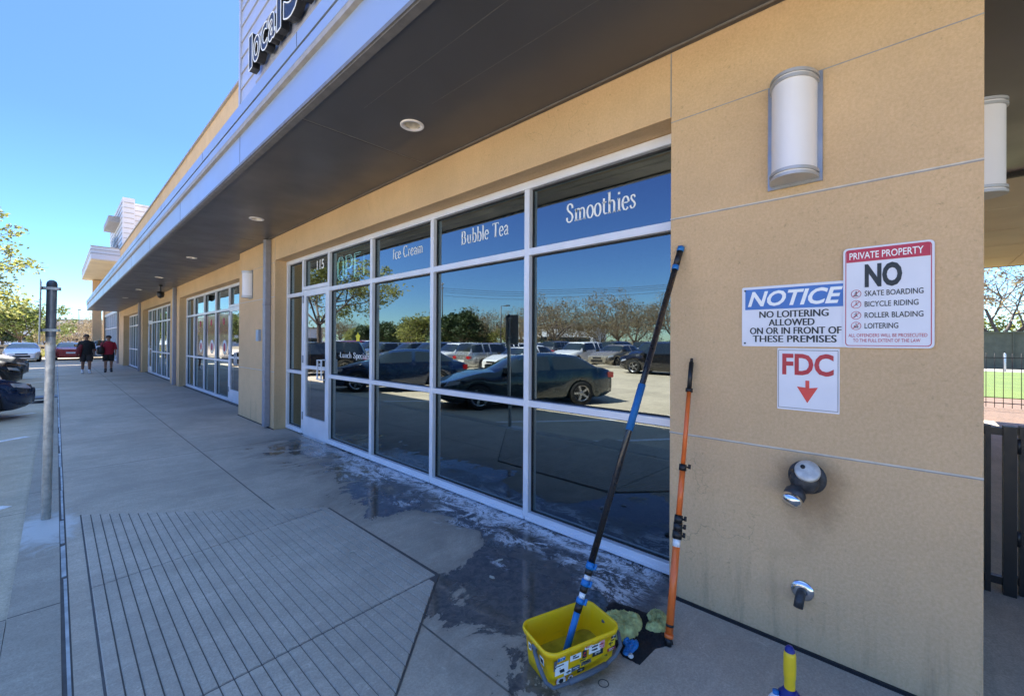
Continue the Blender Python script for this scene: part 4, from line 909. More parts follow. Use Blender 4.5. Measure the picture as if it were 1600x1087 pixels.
# ------------------------------------------------------------------ channel letters on the tower
t = thing('shop_sign', 'black channel letters spelling a shop name high on the grey siding, seen from below', 'shop sign')
MB().box(-.065, -.031, 4.6, 8.80, 6.10, 6.20).build('raceway', 'ledge', t)
def chan(tx, yl, yr_, z0, z1):
    vs, fs = text2d(tx, .02); xs = [v[0] for v in vs]; ys = [v[1] for v in vs]; a, b, c, d = min(xs), max(xs), min(ys), max(ys)
    P = [(yl + (x - a) / (b - a) * (yr_ - yl), z0 + (y - c) / (d - c) * (z1 - z0)) for x, y in vs]; n = len(P)
    cnt = {}
    for f in fs:
        for i in range(len(f)): e = (f[i], f[(i + 1) % len(f)]); k = tuple(sorted(e)); cnt.setdefault(k, []).append(e)
    sides = [(e[0][0], e[0][1], e[0][1] + n, e[0][0] + n) for e in cnt.values() if len(e) == 1]
    mb = MB(); mb.add([(-.19, y, z) for y, z in P] + [(-.066, y, z) for y, z in P], list(fs) + sides, 0)
    o = mb.build('channel_letter', 'black', t)
    # pale rim round the face
    rim = MB()
    for e in cnt.values():
        if len(e) == 1:
            (y0_, z0_), (y1_, z1_) = P[e[0][0]], P[e[0][1]]; L = math.hypot(y1_ - y0_, z1_ - z0_) or 1; nx, nz = -(z1_ - z0_) / L * .009, (y1_ - y0_) / L * .009
            rim.add([(-.196, y0_ - nx, z0_ - nz), (-.196, y1_ - nx, z1_ - nz), (-.196, y1_ + nx, z1_ + nz), (-.196, y0_ + nx, z0_ + nz),
                     (-.189, y0_ - nx, z0_ - nz), (-.189, y1_ - nx, z1_ - nz), (-.189, y1_ + nx, z1_ + nz), (-.189, y0_ + nx, z0_ + nz)],
                    [(0, 1, 2, 3), (0, 1, 5, 4), (3, 2, 6, 7)])
    rim.build('letter_rim', 'vinyl', o)
for tx, a, b, z1 in (('l', 8.74, 8.55, 6.90), ('o', 8.50, 8.14, 6.74), ('c', 8.08, 7.76, 6.74), ('a', 7.70, 7.38, 6.74), ('l', 7.32, 7.14, 6.90), ('s', 7.02, 6.42, 7.2), ('l', 6.3, 6.1, 7.7), ('i', 6.0, 5.8, 7.7)):
    chan(tx, a, b, 6.30 if z1 < 7 else 6.27, z1)

# ------------------------------------------------------------------ far block
Fb = thing('far_shop_building', 'farther shop block with a projecting pale canopy and a tall grey sided tower', 'building')
YF = 38.0
part(MB().box(.30, 12, YF, YF + 15, 3.6, 7.4).box(.3, .9, YF, YF + 1.0, 0, 3.6).box(.3, .9, YF + 13.6, YF + 15, 0, 3.6).box(-.45, .1, YF + 12.6, YF + 13.5, 0, 6.5), 'wall', 'stucco', Fb)
f = part(MB().box(.34, .42, YF + 1, YF + 13.6, 3.4, 3.599), 'window', 'frame', Fb)
fr = MB()
for k in range(9): fr.box(.34, .42, YF + 1 + k * 1.55, YF + 1.07 + k * 1.55, .12, 3.4)
for z in (.0, .95, 2.3): fr.box(.335, .425, YF + 1, YF + 13.6, z, z + .08)
fr.build('mullion', 'frame', f); MB().box(.40, .406, YF + 1, YF + 13.6, .08, 3.4).build('glass_pane', 'glass', f)
part(MB().box(5, 5.1, YF, YF + 15, 0, 3.6).box(.9, 5, YF + .2, YF + .3, 0, 3.6), 'interior_wall', 'interior', Fb)
cn = MB().box(-1.07, .30, YF, YF + 14, 6.60, 7.40)
part(cn, 'canopy', 'siding_far', Fb)
part(MB().box(.3, 2.6, YF - .04, YF - .001, 6.60, 7.40), 'canopy_return', 'siding_far', Fb)
part(MB().box(-1.05, 2.5, YF + .02, YF + 13.98, 6.54, 6.599), 'canopy_underside', 'bounce_cream', Fb)  # underside coloured warm as if lit from the sunlit ground
dl_ = MB()
for z in (6.93, 7.16): dl_.box(-1.09, -1.071, YF - .02, YF + 14, z, z + .035).box(-1.071, 2.6, YF - .06, YF - .041, z, z + .035)
dl_.box(-1.10, 2.6, YF - .07, YF - .061, 7.36, 7.42); part(dl_, 'canopy_seam', 'ledge', Fb)
tw = MB().box(.43, 1.05, YF + .5, YF + 10, 7.4, 10.95).box(1.052, 5, YF + .9, YF + 9.6, 7.4, 10.75)
part(tw, 'tower', 'siding_far', Fb)
tl = MB(); z = 7.55
while z < 10.8: tl.box(.50, 1.0, YF + .47, YF + .499, z, z + .03).box(1.06, 5, YF + .87, YF + .899, z - .02, z + .01).box(.40, .429, YF + .5, YF + 10, z, z + .03); z += .34
part(tl, 'tower_siding', 'ledge', Fb)
part(MB().box(-.15, .43, YF + 2.2, YF + 6.5, 9.55, 9.95), 'sign_hood', 'ledge', Fb)
t2 = thing('shop_sign', 'small dark letters on the tower of the far shop block', 'shop sign', (0.3, YF + 5, 8.6))
mb = MB(); fit(mb, text2d('shops', .02), 1.8, -1.8, -.5, .5, .0); mb.build('lettering', 'ink', t2); MB().box(.03, .12, -1.9, 1.9, -.55, -.45).build('raceway', 'ledge', t2)

# ------------------------------------------------------------------ right side: fence, gate, lawn fence
def fence(name, label, X, ys, z0, z1, posts, mat='steel_dark'):
    t = thing(name, label, 'fence' if 'gate' not in name else 'gate', (X, 0, 0))
    MB().box(-.02, .02, ys[0], ys[1], z1 - .045, z1).build('rail', mat, t); MB().box(-.02, .02, ys[0], ys[1], z0, z0 + .045).build('rail', mat, t)
    for a, b in posts: MB().box(-.03, .03, a, b, 0, z1 + .01).build('post', mat, t)
    return t
t = fence('gate', 'black metal gate panel standing right behind the pier', 1.42, (-.43, -.20), .055, 1.0, ((-.43, -.375), (-.325, -.30)), 'black')
t2 = fence('fence', 'black metal fence panel at the right edge of the picture next to the gate', 1.47, (-2.4, -.44), .055, 1.0, ((-.50, -.445), (-2.4, -2.34)), 'black')
for k in range(14): MB().tube([(0, -.6 - k * .13, .08), (0, -.6 - k * .13, .98)], .008, 6).build('picket', 'black', t2)
hg = MB()
for z in (.3, .85): hg.tube([(.0, -.437, z), (.0, -.437, z + .09)], .012, 8)
hg.build('hinge', 'black', t)
t3 = thing('fence', 'thin black picket fence seen past the pier in front of the lawn', 'fence', (12.9, 0, 0))
MB().box(-.01, .01, -9, -.4, 1.18, 1.20).build('rail', 'black', t3); MB().box(-.01, .01, -9, -.4, .10, .12).build('rail', 'black', t3)
for k in range(60): MB().tube([(0, -.5 - k * .14, 0), (0, -.5 - k * .14, 1.3)], .007, 5).build('picket', 'black', t3)
tag(MB().box(41, 47, -20, 1.5, -.1, 2.3).box(40.9, 41, -4.65, -4.6, 0, 2.3).box(40.9, 47.1, -20.1, 1.6, 2.301, 2.38).build('block_wall', 'block'), 'low grey green block building beyond the lawn at the right', 'building')
tag(MB().tube([(34.0, -3.55, 0), (34.0, -3.55, .95)], .06, 10).lathe([(.06, .95), (.05, 1.0), (.0005, 1.03)], (34.0, -3.55, 0)).build('bollard', 'whitep'), 'short white bollard beside the pale path beyond the lawn', 'bollard')

# ------------------------------------------------------------------ vegetation
def leaves(mb, c, rad, n, size, rnd, mi=0, flat=.8):
    for _ in range(n):
        while True:
            p = Vector((rnd.uniform(-1, 1), rnd.uniform(-1, 1), rnd.uniform(-1, 1)))
            if p.length < 1: break
        p = Vector((p.x * rad, p.y * rad, p.z * rad * flat)) + c
        a = Vector((rnd.gauss(0, 1), rnd.gauss(0, 1), rnd.gauss(0, .7))).normalized(); b = a.cross(Vector((rnd.gauss(0, 1), rnd.gauss(0, 1), rnd.gauss(0, 1)))).normalized()
        s_ = size * rnd.uniform(.6, 1.4); mb.add([p - a * s_, p + b * s_ * .55, p + a * s_, p - b * s_ * .55], [(0, 1, 2, 3)], mi)
def tree_meshes(seed, H, Rc, z0, nl, ls, leaf, depth=4, spread=.55, clump=.45, bare=False, tr=.12):
    rnd = random.Random(seed); tk = MB(); tw = MB(); lv = MB(); tips = []
    def grow(p, d, L, r, k):
        pts = [p]; q_ = p.copy(); dd = d.copy(); nseg = 3
        for i in range(nseg):
            dd = (dd + Vector((rnd.gauss(0, .11), rnd.gauss(0, .11), rnd.gauss(.05, .06)))).normalized(); q_ = q_ + dd * L / nseg; pts.append(q_.copy())
        (tk if k < 2 else tw).tube(pts, [r * (1 - .13 * i) for i in range(nseg + 1)], 7 if k < 2 else (4 if k < 4 else 3), caps=False)
        if k >= depth - 1: tips.extend(pts[1:])
        if k >= depth: return
        nb = rnd.choice((2, 3, 3)) if k else 5
        for i in range(nb):
            az = 2 * math.pi * (i + rnd.random() * .7) / nb; perp = dd.cross(Vector((0, 0, 1)) if abs(dd.z) < .95 else Vector((1, 0, 0))).normalized()
            pv = Matrix.Rotation(az, 3, dd) @ perp
            nd = (dd * (1 - spread) + pv * spread * rnd.uniform(.7, 1.3)).normalized()
            grow(q_ if rnd.random() < .6 else pts[-2], nd, L * rnd.uniform(.62, .85), r * rnd.uniform(.5, .66), k + 1)
    zt = z0; L0 = (H - zt) * .42
    tk.tube([(0, 0, -.15), (0, 0, 0), (.02, .01, zt * .5), (0, 0, zt)], [tr * 1.5, tr * 1.2, tr, tr * .9], 9, caps=False)
    for i in range(5 if not bare else 6):
        az = 2 * math.pi * i / 5 + rnd.random(); grow(Vector((0, 0, zt)), Vector((math.cos(az) * .75, math.sin(az) * .75, .75 if i else 1.4)).normalized(), L0 * rnd.uniform(.8, 1.1), tr * .55, 1)
    if nl:
        rnd.shuffle(tips); per = max(4, nl // max(1, len(tips)))
        for tp in tips:
            q_ = Vector(tp); q_.z = min(q_.z, H)
            if rnd.random() < .8: leaves(lv, q_, clump * rnd.uniform(.6, 1.3), int(per * rnd.uniform(.4, 1.8)), ls, rnd)
    return tk, tw, lv
def make_tree(name, label, seed, H, Rc, z0, nl, ls, leaf, loc, group, **k):
    t = thing(name, label, 'tree', loc, seed * .7, group); tk, tw, lv = tree_meshes(seed, H, Rc, z0, nl, ls, leaf, **k)
    tk.build('trunk', 'bark', t); tw.build('branches', 'twig', t)
    if lv.v: lv.build('crown', leaf, t)
    return t
tA = make_tree('young_tree', 'yellow green spring tree standing among the parked cars at the left edge', 4, 6.6, 3, 1.9, 16000, .05, 'leaf_yg', (-6.7, 23.4, -.12), 'trees in the parking lot', depth=4, spread=.6, clump=.30, tr=.08); tA.scale = (1.42, 1.42, 1.28)
tB = make_tree('dark_leafed_tree', 'dark leafed tree beyond the parked cars behind the galvanised post', 7, 5.2, 3, 1.6, 7000, .10, 'leaf_g', (-4.6, 55, -.12), 'trees in the parking lot', depth=4, spread=.7, clump=.5)
G2 = 'trees beyond the parking lot'
tC = make_tree('evergreen_tree', 'dark evergreen tree on the far side of the lot mirrored in the third window', 11, 5.0, 2.6, 1.0, 6500, .17, 'leaf_d', (-44, 56, -.2), G2, depth=4, spread=.62, clump=.75, tr=.2)
tD = make_tree('bare_tree', 'brown bare tree mirrored in the widest near window', 13, 5.6, 3, 1.1, 1500, .07, 'leaf_b', (-45, 37.5, -.2), G2, depth=5, spread=.55, clump=.5, bare=True, tr=.16)
tE = make_tree('leafy_tree', 'light green leafy tree mirrored in the window next to the door', 17, 4.6, 2.6, 1.1, 5000, .15, 'leaf_yg', (-41, 64, -.2), G2, depth=4, spread=.62, clump=.7, tr=.15)
ORD = 'first second third fourth fifth sixth seventh eighth ninth tenth eleventh twelfth thirteenth fourteenth fifteenth sixteenth seventeenth eighteenth nineteenth twentieth'.split()
ORD += ['twenty ' + o for o in ORD[:9]] + ['thirtieth'] + ['thirty ' + o for o in ORD[:9]]
def put(src, x, y, sc_, rz, label, group=None, z=-.2):
    c = copy_tree(src); c.location = (x, y, z); c.rotation_euler = (0, 0, rz); c.scale = (sc_, sc_, sc_); c['label'] = label
    if group: c['group'] = group
    return c
put(tB, -8.2, 50, .95, 1.1, 'dark leafed tree at the far left edge behind the white car'); put(tB, -12.5, 61, 1.1, 2.6, 'second dark leafed tree past the left edge of the far lane')
put(tD, .2, 62, .8, .6, 'bare budding tree beyond the end of the sidewalk', 'trees in the parking lot')
put(tD, -1.6, 66, .7, 2.6, 'smaller bare tree left of the walkers beyond the sidewalk end', 'trees in the parking lot')
rnd = random.Random(21); kinds = [(tD, 'bare'), (tD, 'bare'), (tC, 'evergreen'), (tE, 'light green'), (tD, 'bare')]
k = 0
for i in range(34):
    y = -14 + i * 4.1 + rnd.uniform(-1, 1); src, kn = kinds[rnd.randrange(5)]
    if y > 48 and rnd.random() < .6: src, kn = rnd.choice(((tE, 'light green'), (tC, 'evergreen')))
    if 20 < y < 46: src, kn = tD, 'bare'
    s_ = rnd.uniform(.62, .95) * (1.1 if 24 < y < 42 else 1)
    put(src, -50 + rnd.uniform(-3.5, 2), y, s_ * 1.55, rnd.random() * 6, '%s tree, %s from the near end of the belt beyond the parking lot' % (kn, ORD[i]))
for i in range(14): put(rnd.choice((tD, tE, tC)), -30 + i * 5.2, 122 + rnd.uniform(-8, 8), rnd.uniform(.8, 1.2), rnd.random() * 6, '%s tree from the left in the distant row at the end of the street' % ORD[i], 'distant trees at the end of the street')
for t_ in (tC, tD, tE): t_.scale = (1.5, 1.5, 1.5)
# shrub belt
mb = MB(); rnd = random.Random(8)
for i in range(150): y = -20 + i * .95; leaves(mb, Vector((-53.5 + rnd.uniform(-1.5, 1.5), y, .7)), 1.15, 60, .17, rnd, rnd.choice((0, 0, 1, 2)), .8)
tag(mb.build('hedge', ['leaf_b', 'leaf_g', 'leaf_d']), 'long low mixed hedge beyond the parking lot under the trees', 'hedge', kind='stuff')
# right side trees
put(tD, 46.0, -4.6, 1.55, .9, 'bare tree rising behind the low block building at the right', 'trees beyond the lawn')
mb = MB()
for i in range(40): leaves(mb, Vector((49.5 + rnd.uniform(-1, 1), -12 + i * .36, rnd.uniform(1.5, 4.2))), 1.0, 90, .14, rnd, rnd.choice((0, 1)), .9)
tag(mb.build('shrubbery', ['leaf_g', 'leaf_yg']), 'dense bushes behind the low block building at the right', 'bushes', kind='stuff')
# bush near the far kerb
mb = MB(); leaves(mb, Vector((0, 0, .5)), .55, 500, .06, rnd); tag(mb.build('shrub', 'leaf_yg', loc=(-3.6, 52, -.12)), 'small yellow green shrub beside the white car', 'shrub')
o = MB().box(-7.0, -2.9, 56.5, 56.8, -.12, .95).box(-7.03, -2.87, 56.46, 56.84, .951, 1.0).build('low_wall', 'beige'); tag(o, 'low beige wall behind the cars at the end of the lane', 'wall')
for (x0, x1, y0, y1, h, lb) in ((-60, -18, 150, 165, 5.5, 'long pale low building on the horizon at the left'), (-14, 10, 170, 180, 6.5, 'pale low building on the horizon above the red car'), (-95, -89, 60, 90, 5, 'white low building far behind the trees, mirrored in the windows')):
    t = thing('distant_building', lb, 'building'); part(MB().box(x0, x1, y0, y1, -.3, h), 'wall', 'siding_far', t); part(MB().box(x0 - .3, x1 + .3, y0 - .3, y1 + .3, h + .001, h + .5), 'roof', 'ledge', t)
    part(MB().box(x0 + 1, x1 - 1, y0 - .06, y0 - .02, 1, 2.4) if x0 > -80 else MB().box(x1 + .02, x1 + .06, y0 + 1, y1 - 1, 1, 2.4), 'window', 'carglass', t)
# poles
def lamp_post(x, y, h, label):
    t = thing('street_lamp', label, 'street lamp', (x, y, -.12), 0, 'lamp posts around the lot')
    MB().tube([(0, 0, 0), (0, 0, .7)], .25, 12).build('base', 'path', t); MB().tube([(0, 0, .6), (0, 0, h)], [.08, .055], 8).build('pole', 'steel_dark', t)
    MB().tube([(0, 0, h), (0, -.7, h)], .03, 6).build('arm', 'steel_dark', t); MB().box(-.16, .16, -1.2, -.62, h - .07, h + .05).build('lamp_head', 'steel_dark', t)
lamp_post(-29, 57, 8.3, 'dark lamp post mirrored in the window left of the evergreen'); lamp_post(-30.5, 33.5, 5.6, 'slim lamp post mirrored left of the widest window'); lamp_post(-3.1, 74, 7.5, 'lamp post beyond the red car at the end of the lane')
lamp_post(-14, 46, 8, 'lamp post in the lot outside the left edge'); lamp_post(-.2, 92, 6., 'distant lamp post above the walkers')
def util(x, y, h, label):
    t = thing('utility_pole', label, 'utility pole', (x, y, -.3), R(25), 'utility poles with wires')
    MB().tube([(0, 0, 0), (0, 0, h)], [.17, .11], 8).build('pole', 'pole', t)
    for z in (h - .5, h - 1.3): MB().box(-.06, .06, -1.2, 1.2, z, z + .14).build('crossarm', 'pole', t)
    mb = MB()
    for yy2 in (-1.1, -.5, .5, 1.1): mb.lathe([(.04, 0), (.05, .1), (.02, .2)], (0, yy2, h - .36), n=6)
    mb.build('insulator', 'galv', t)
    return t
util(-56, 77.5, 15.0, 'tall utility pole with two crossarms mirrored in the third window'); util(-63, 90, 13, 'second utility pole just right of the tall one in the reflection'); util(-60, 22, 10.5, 'utility pole at the near end of the wires'); util(-60, -30, 10.5, 'utility pole behind the camera carrying the wires')
t = thing('power_lines', 'thin power lines crossing the sky above the trees in the window reflection', 'power lines')
for dz in (0, .45, .9, 1.7):
    p = [Vector((-56, 77.5, 13.5 - dz)), Vector((-60, 22, 9.9 - dz * .6)), Vector((-60, -30, 9.9 - dz * .6))]; pts = []
    for a, b in zip(p[:-1], p[1:]):
        for i in range(13): u = i / 12; q_ = a.lerp(b, u); q_.z -= 4 * 1.0 * u * (1 - u); pts.append(q_)
    MB().tube(pts, .028, 4, caps=False).build('wire', 'black', t)

# ------------------------------------------------------------------ cars
def smooth(a, b, x): x = max(0, min(1, (x - a) / (b - a))); return x * x * (3 - 2 * x)
def car_profile(kind):
    if kind == 'sedan': return dict(L=4.75, W=.91, top=1.44, hood=(.70, .93), cowl=1.02, ws=.72, roof0=1.62 - .0, rear=-1.25, rb=-1.95, deck=1.03, tail=.98, wb=(1.38, -1.36), wr=.335)
    if kind == 'suv': return dict(L=4.7, W=.93, top=1.70, hood=(.85, 1.05), cowl=1.12, ws=.85, roof0=1.4, rear=-2.02, rb=-2.28, deck=1.12, tail=1.08, wb=(1.42, -1.36), wr=.37)
def car_meshes(kind):
    p = car_profile(kind); hl = p['L'] / 2; W = p['W']; body = MB(); gl = MB()
    xs = [hl, hl - .03, hl - .10, hl - .22, hl - .40]
    xs += [hl - .5 - .09 * i for i in range(1, 10)]
    x = xs[-1] - .1
    while x > -hl + .45: xs.append(x); x -= .11
    xs += [-hl + .36, -hl + .22, -hl + .1, -hl + .03, -hl]
    wsb = p['ws'] + .30; wst = p['ws'] - .48      # windshield base / top
    if kind == 'suv': wst = p['ws'] - .42
    rt = p['rear']; rbm = p['rb']
    sec = []
    for x in xs:
        u = abs(x) / hl; plan = W * (1 - .22 * smooth(.72, 1., u) ** 1.6 - .02 * smooth(.3, .8, u))
        if u > .985: plan *= .93
        bot = .19 + .10 * smooth(.86, 1, u)
        arch = bot
        for wc in p['wb']:
            rr_ = p['wr'] + .055
            if abs(x - wc) < rr_: arch = max(arch, .30 + math.sqrt(rr_ ** 2 - (x - wc) ** 2) * .98)
        hoodz = p['hood'][0] + (p['cowl'] - .03 - p['hood'][0]) * smooth(hl + .02, wsb, x) ** .8
        belt = hoodz if x > wsb else p['cowl'] - .05 + .05 * smooth(wsb, -1.5, x)
        if x < rbm: belt = p['deck'] - (.10 * smooth(rbm, -hl, x)) - (0 if kind == 'sedan' else .0)
        if u > .985: belt -= .06
        # roof line
        if x >= wsb: rz = belt + .015
        elif x > wst: rz = belt + .015 + (p['top'] - belt - .04) * smooth(wsb + .12, wst - .18, x) ** .92
        elif x > rt: rz = p['top'] - .035 * ((x - (wst + rt) / 2) / ((wst - rt) / 2)) ** 2
        elif x > rbm: rz = belt + .01 + (p['top'] - .035 - belt) * (1 - ((rt - x) / (rt - rbm)) ** 1.15)
        else: rz = belt + .015
        gh = max(0, (rz - belt - .02)) / (p['top'] - belt); rw = plan * (.90 - .17 * gh)
        z4 = max(.70, arch + .10) if arch > .35 else .70; z4 = min(z4, belt - .05); z3 = max(.45, arch + .05) if arch > .35 else .45; z3 = min(z3, z4 - .04)
        pr = [(0, bot), (plan * .82, bot), (plan * .955, max(bot + .03, arch)), (plan * .995, z3), (plan, z4), (plan * .955, belt), (rw, max(belt + .006, rz - .06 - .02 * gh)), (rw * .78, max(belt + .012, rz - .012)), (0, rz)]
        sec.append(pr)
    n = 9; allv = []
    for x, pr in zip(xs, sec): allv += [(x - .0, -y, z) for y, z in pr] + [(x, y, z) for y, z in pr]
    N2 = 18
    for i in range(len(xs) - 1):
        xm = (xs[i] + xs[i + 1]) / 2
        for j in range(n - 1):
            isg = False
            if j == 5 and wsb - .12 > xm > rbm + .15 and (xm < wst + .42): isg = True
            if j in (6, 7) and (wst + .06 < xm < wsb - .03 or rbm + .08 < xm < rt - .02): isg = True
            if j == 5 and abs(xm - (wst + rt) / 2) < .05: isg = False
            if j == 5 and kind == 'suv' and abs(xm - (rt + .7)) < .06: isg = False
            tgt = gl if isg else body
            for off, fl in ((0, 0), (9, 1)):
                a, b, c, d = i * N2 + off + j, i * N2 + off + j + 1, (i + 1) * N2 + off + j + 1, (i + 1) * N2 + off + j
                tgt.add([allv[k] for k in ((a, b, c, d) if not fl else (d, c, b, a))], [(0, 1, 2, 3)], 0, True)
    for i in (0, len(xs) - 1):
        vs = [allv[i * N2 + k] for k in range(9)] + [allv[i * N2 + 9 + k] for k in range(7, 0, -1)]
        body.add(vs, [tuple(range(len(vs)))], 0)
    return p, body, gl
def weld(o):
    bm = bmesh.new(); bm.from_mesh(o.data); bmesh.ops.remove_doubles(bm, verts=bm.verts, dist=.0008); bmesh.ops.recalc_face_normals(bm, faces=bm.faces)
    bm.to_mesh(o.data); bm.free(); return o
def make_car(kind, paint, label, loc, rz, group, detail=True, name='parked_car', cat='car'):
    p, body, gl = car_meshes(kind); t = thing(name, label, cat, loc, rz, group); hl = p['L'] / 2; W = p['W']
    b = weld(body.build('body', paint, t)); b.material_slots[0].link = 'OBJECT'; b.material_slots[0].material = M[paint]
    weld(gl.build('windows', 'carglass', t))
    for wc in p['wb']:
        for s_ in (-1, 1):
            r_ = p['wr']; y = s_ * (W - .10)
            wh = MB().lathe([(r_ * .66, .09), (r_ * .94, .105), (r_, .07), (r_, -.09), (r_ * .9, -.11), (.01, -.11)], (0, 0, 0), (0, s_, 0), 24).build('wheel', 'tyre', t, (wc, y, r_))
            rm = MB().lathe([(.0005, .075), (.05, .08), (.06, .07)], (0, 0, 0), (0, s_, 0), 14).lathe([(r_ * .6, .07), (r_ * .68, .093)], (0, 0, 0), (0, s_, 0), 24).lathe([(.0005, .02), (r_ * .66, .02)], (0, 0, 0), (0, s_, 0), 20, 1)
            for k in range(5):
                a = 2 * math.pi * k / 5; c, q_ = math.cos(a), math.sin(a); nx, nz = -q_ * .03, c * .03
                rm.add([(c * .04 + nx, s_ * .075, q_ * .04 + nz), (c * .04 - nx, s_ * .075, q_ * .04 - nz), (c * r_ * .64 - nx, s_ * .082, q_ * r_ * .64 - nz), (c * r_ * .64 + nx, s_ * .082, q_ * r_ * .64 + nz)], [(0, 1, 2, 3)])
            rm.build('rim', ['rim', 'black'], wh)
    if detail:
        for s_ in (-1, 1):
            o = MB().add([(hl - .13, s_ * W * .56, .60), (hl - .26, s_ * W * .80, .62), (hl - .52, s_ * W * .915, .68), (hl - .55, s_ * W * .90, .77), (hl - .30, s_ * W * .78, .745), (hl - .15, s_ * W * .55, .70),
                          (hl - .03, s_ * W * .57, .61), (hl - .15, s_ * W * .86, .63), (hl - .46, s_ * W * 1.005, .69), (hl - .52, s_ * W * .985, .775), (hl - .24, s_ * W * .84, .75), (hl - .10, s_ * W * .56, .70)],
                         [(6, 7, 8, 9, 10, 11), (0, 1, 7, 6), (1, 2, 8, 7), (5, 4, 10, 11), (4, 3, 9, 10), (0, 6, 11, 5), (2, 3, 9, 8)]).build('headlight', 'lamp_glass', t)
            MB().box(-hl - .012, -hl + .16, *sorted((s_ * W * .50, s_ * W * .80)), .74, .90).build('taillight', 'tail', t)
            MB().box(p['ws'] - .12, p['ws'] + .06, *sorted((s_ * (W - .01), s_ * (W + .17))), .98, 1.11).build('mirror', 'black', t)
        MB().box(hl - .12, hl + .008, -.42, .42, .34, .50).box(hl - .12, hl + .006, -.30, .30, .56, .66).build('grille', 'black', t)
        MB().box(-hl - .018, -hl + .1, -.26, .26, .55, .68).build('number_plate', 'plate', t)
    return t
def recolor(c, paint):
    for ch in c.children:
        if ch.name.startswith('body'): ch.material_slots[0].link = 'OBJECT'; ch.material_slots[0].material = M[paint]
HD = R(31); ZL = -.12
G3 = 'cars nosed in at an angle along the sidewalk'
c1 = make_car('sedan', 'car_blue', 'dark blue sedan nosed in at the left edge, the nearest car you can see', (-5.06, 13.0, ZL), HD, G3)
c1.scale = (.95, .97, .95)
def car_copy(src, x, y, rz, paint, label, group):
    c = copy_tree(src); c.location = (x, y, ZL); c.rotation_euler = (0, 0, rz); c['label'] = label; c['group'] = group; recolor(c, paint); return c
sv = make_car('suv', 'car_black', 'black sport utility car second along the sidewalk at the left edge', (-5.50, 21.0, ZL), HD, G3)
sv.scale = (.95, .97, .92)
car_copy(c1, -5.45, 7.65, HD, 'car_slate', 'dark teal sedan mirrored in the two near windows', G3).scale = (.95, .97, .90)
car_copy(sv, -5.5, 25.6, HD, 'car_grey', 'dark grey car behind the black one at the left edge', G3)
car_copy(c1, -6.0, 31, HD, 'car_black', 'black sedan farthest along the angled row', G3)
G4 = 'cars stopped across the end of the lane'
car_copy(c1, -4.15, 47.3, R(-90), 'car_white', 'white sedan facing the camera at the end of the lane', G4)
car_copy(c1, -1.75, 49.8, R(90), 'car_red', 'red sedan seen from behind beyond the sidewalk end', G4)
tr_ = car_copy(sv, .25, 51.5, R(92), 'car_white', 'white sport utility car between the two walkers', G4)
G5 = 'cars parked in the rows of the lot'
rnd = random.Random(77); pal = ['car_white', 'car_silver', 'car_grey', 'car_white', 'car_black', 'car_tan', 'car_silver', 'car_red', 'car_blue', 'car_white', 'car_grey']
nm = {'car_white': 'white', 'car_silver': 'silver', 'car_grey': 'grey', 'car_black': 'black', 'car_tan': 'tan', 'car_red': 'red', 'car_blue': 'blue'}
cnt = {}
def lotcar(x, y, rz, row, paint=None):
    src = rnd.choice((c1, sv, sv)); pt = paint or rnd.choice(pal); key = (row, pt, src is c1); cnt[key] = cnt.get(key, 0) + 1
    kd = 'sedan' if src is c1 else 'sport utility car'
    o_ = ['first', 'second', 'third', 'fourth', 'fifth', 'sixth', 'seventh', 'eighth', 'ninth', 'tenth', 'eleventh', 'twelfth'][min(11, cnt[key] - 1)]
    car_copy(src, x, y, rz, pt, '%s %s, %s of its kind along the %s of the lot' % (nm[pt], kd, o_, row), G5)
for i in range(11): lotcar(-14.6 + rnd.uniform(-.3, .3), 15.9 + i * 2.8, R(0 if rnd.random() < .6 else 180), 'near row', 'car_white' if i in (0, 2) else ('car_silver' if i == 1 else None))
for i in range(18):
    if i not in (4, 9): lotcar(-21.8 + rnd.uniform(-.3, .3), 8.7 + i * 2.8, R(0 if rnd.random() < .6 else 180), 'middle row', 'car_white' if i == 3 else ('car_black' if i < 2 else None))
for i in range(15): lotcar(-27.2 + rnd.uniform(-.3, .3), 6.0 + i * 2.8, R(180 if rnd.random() < .6 else 0), 'far row')
lotcar(-17.2, 8.9, R(90), 'cross aisle', 'car_black')
tag(MB().box(-19.4, -19.1, 5, 22, -.12, .03).build('lot_kerb', 'kerb'), kind='structure')

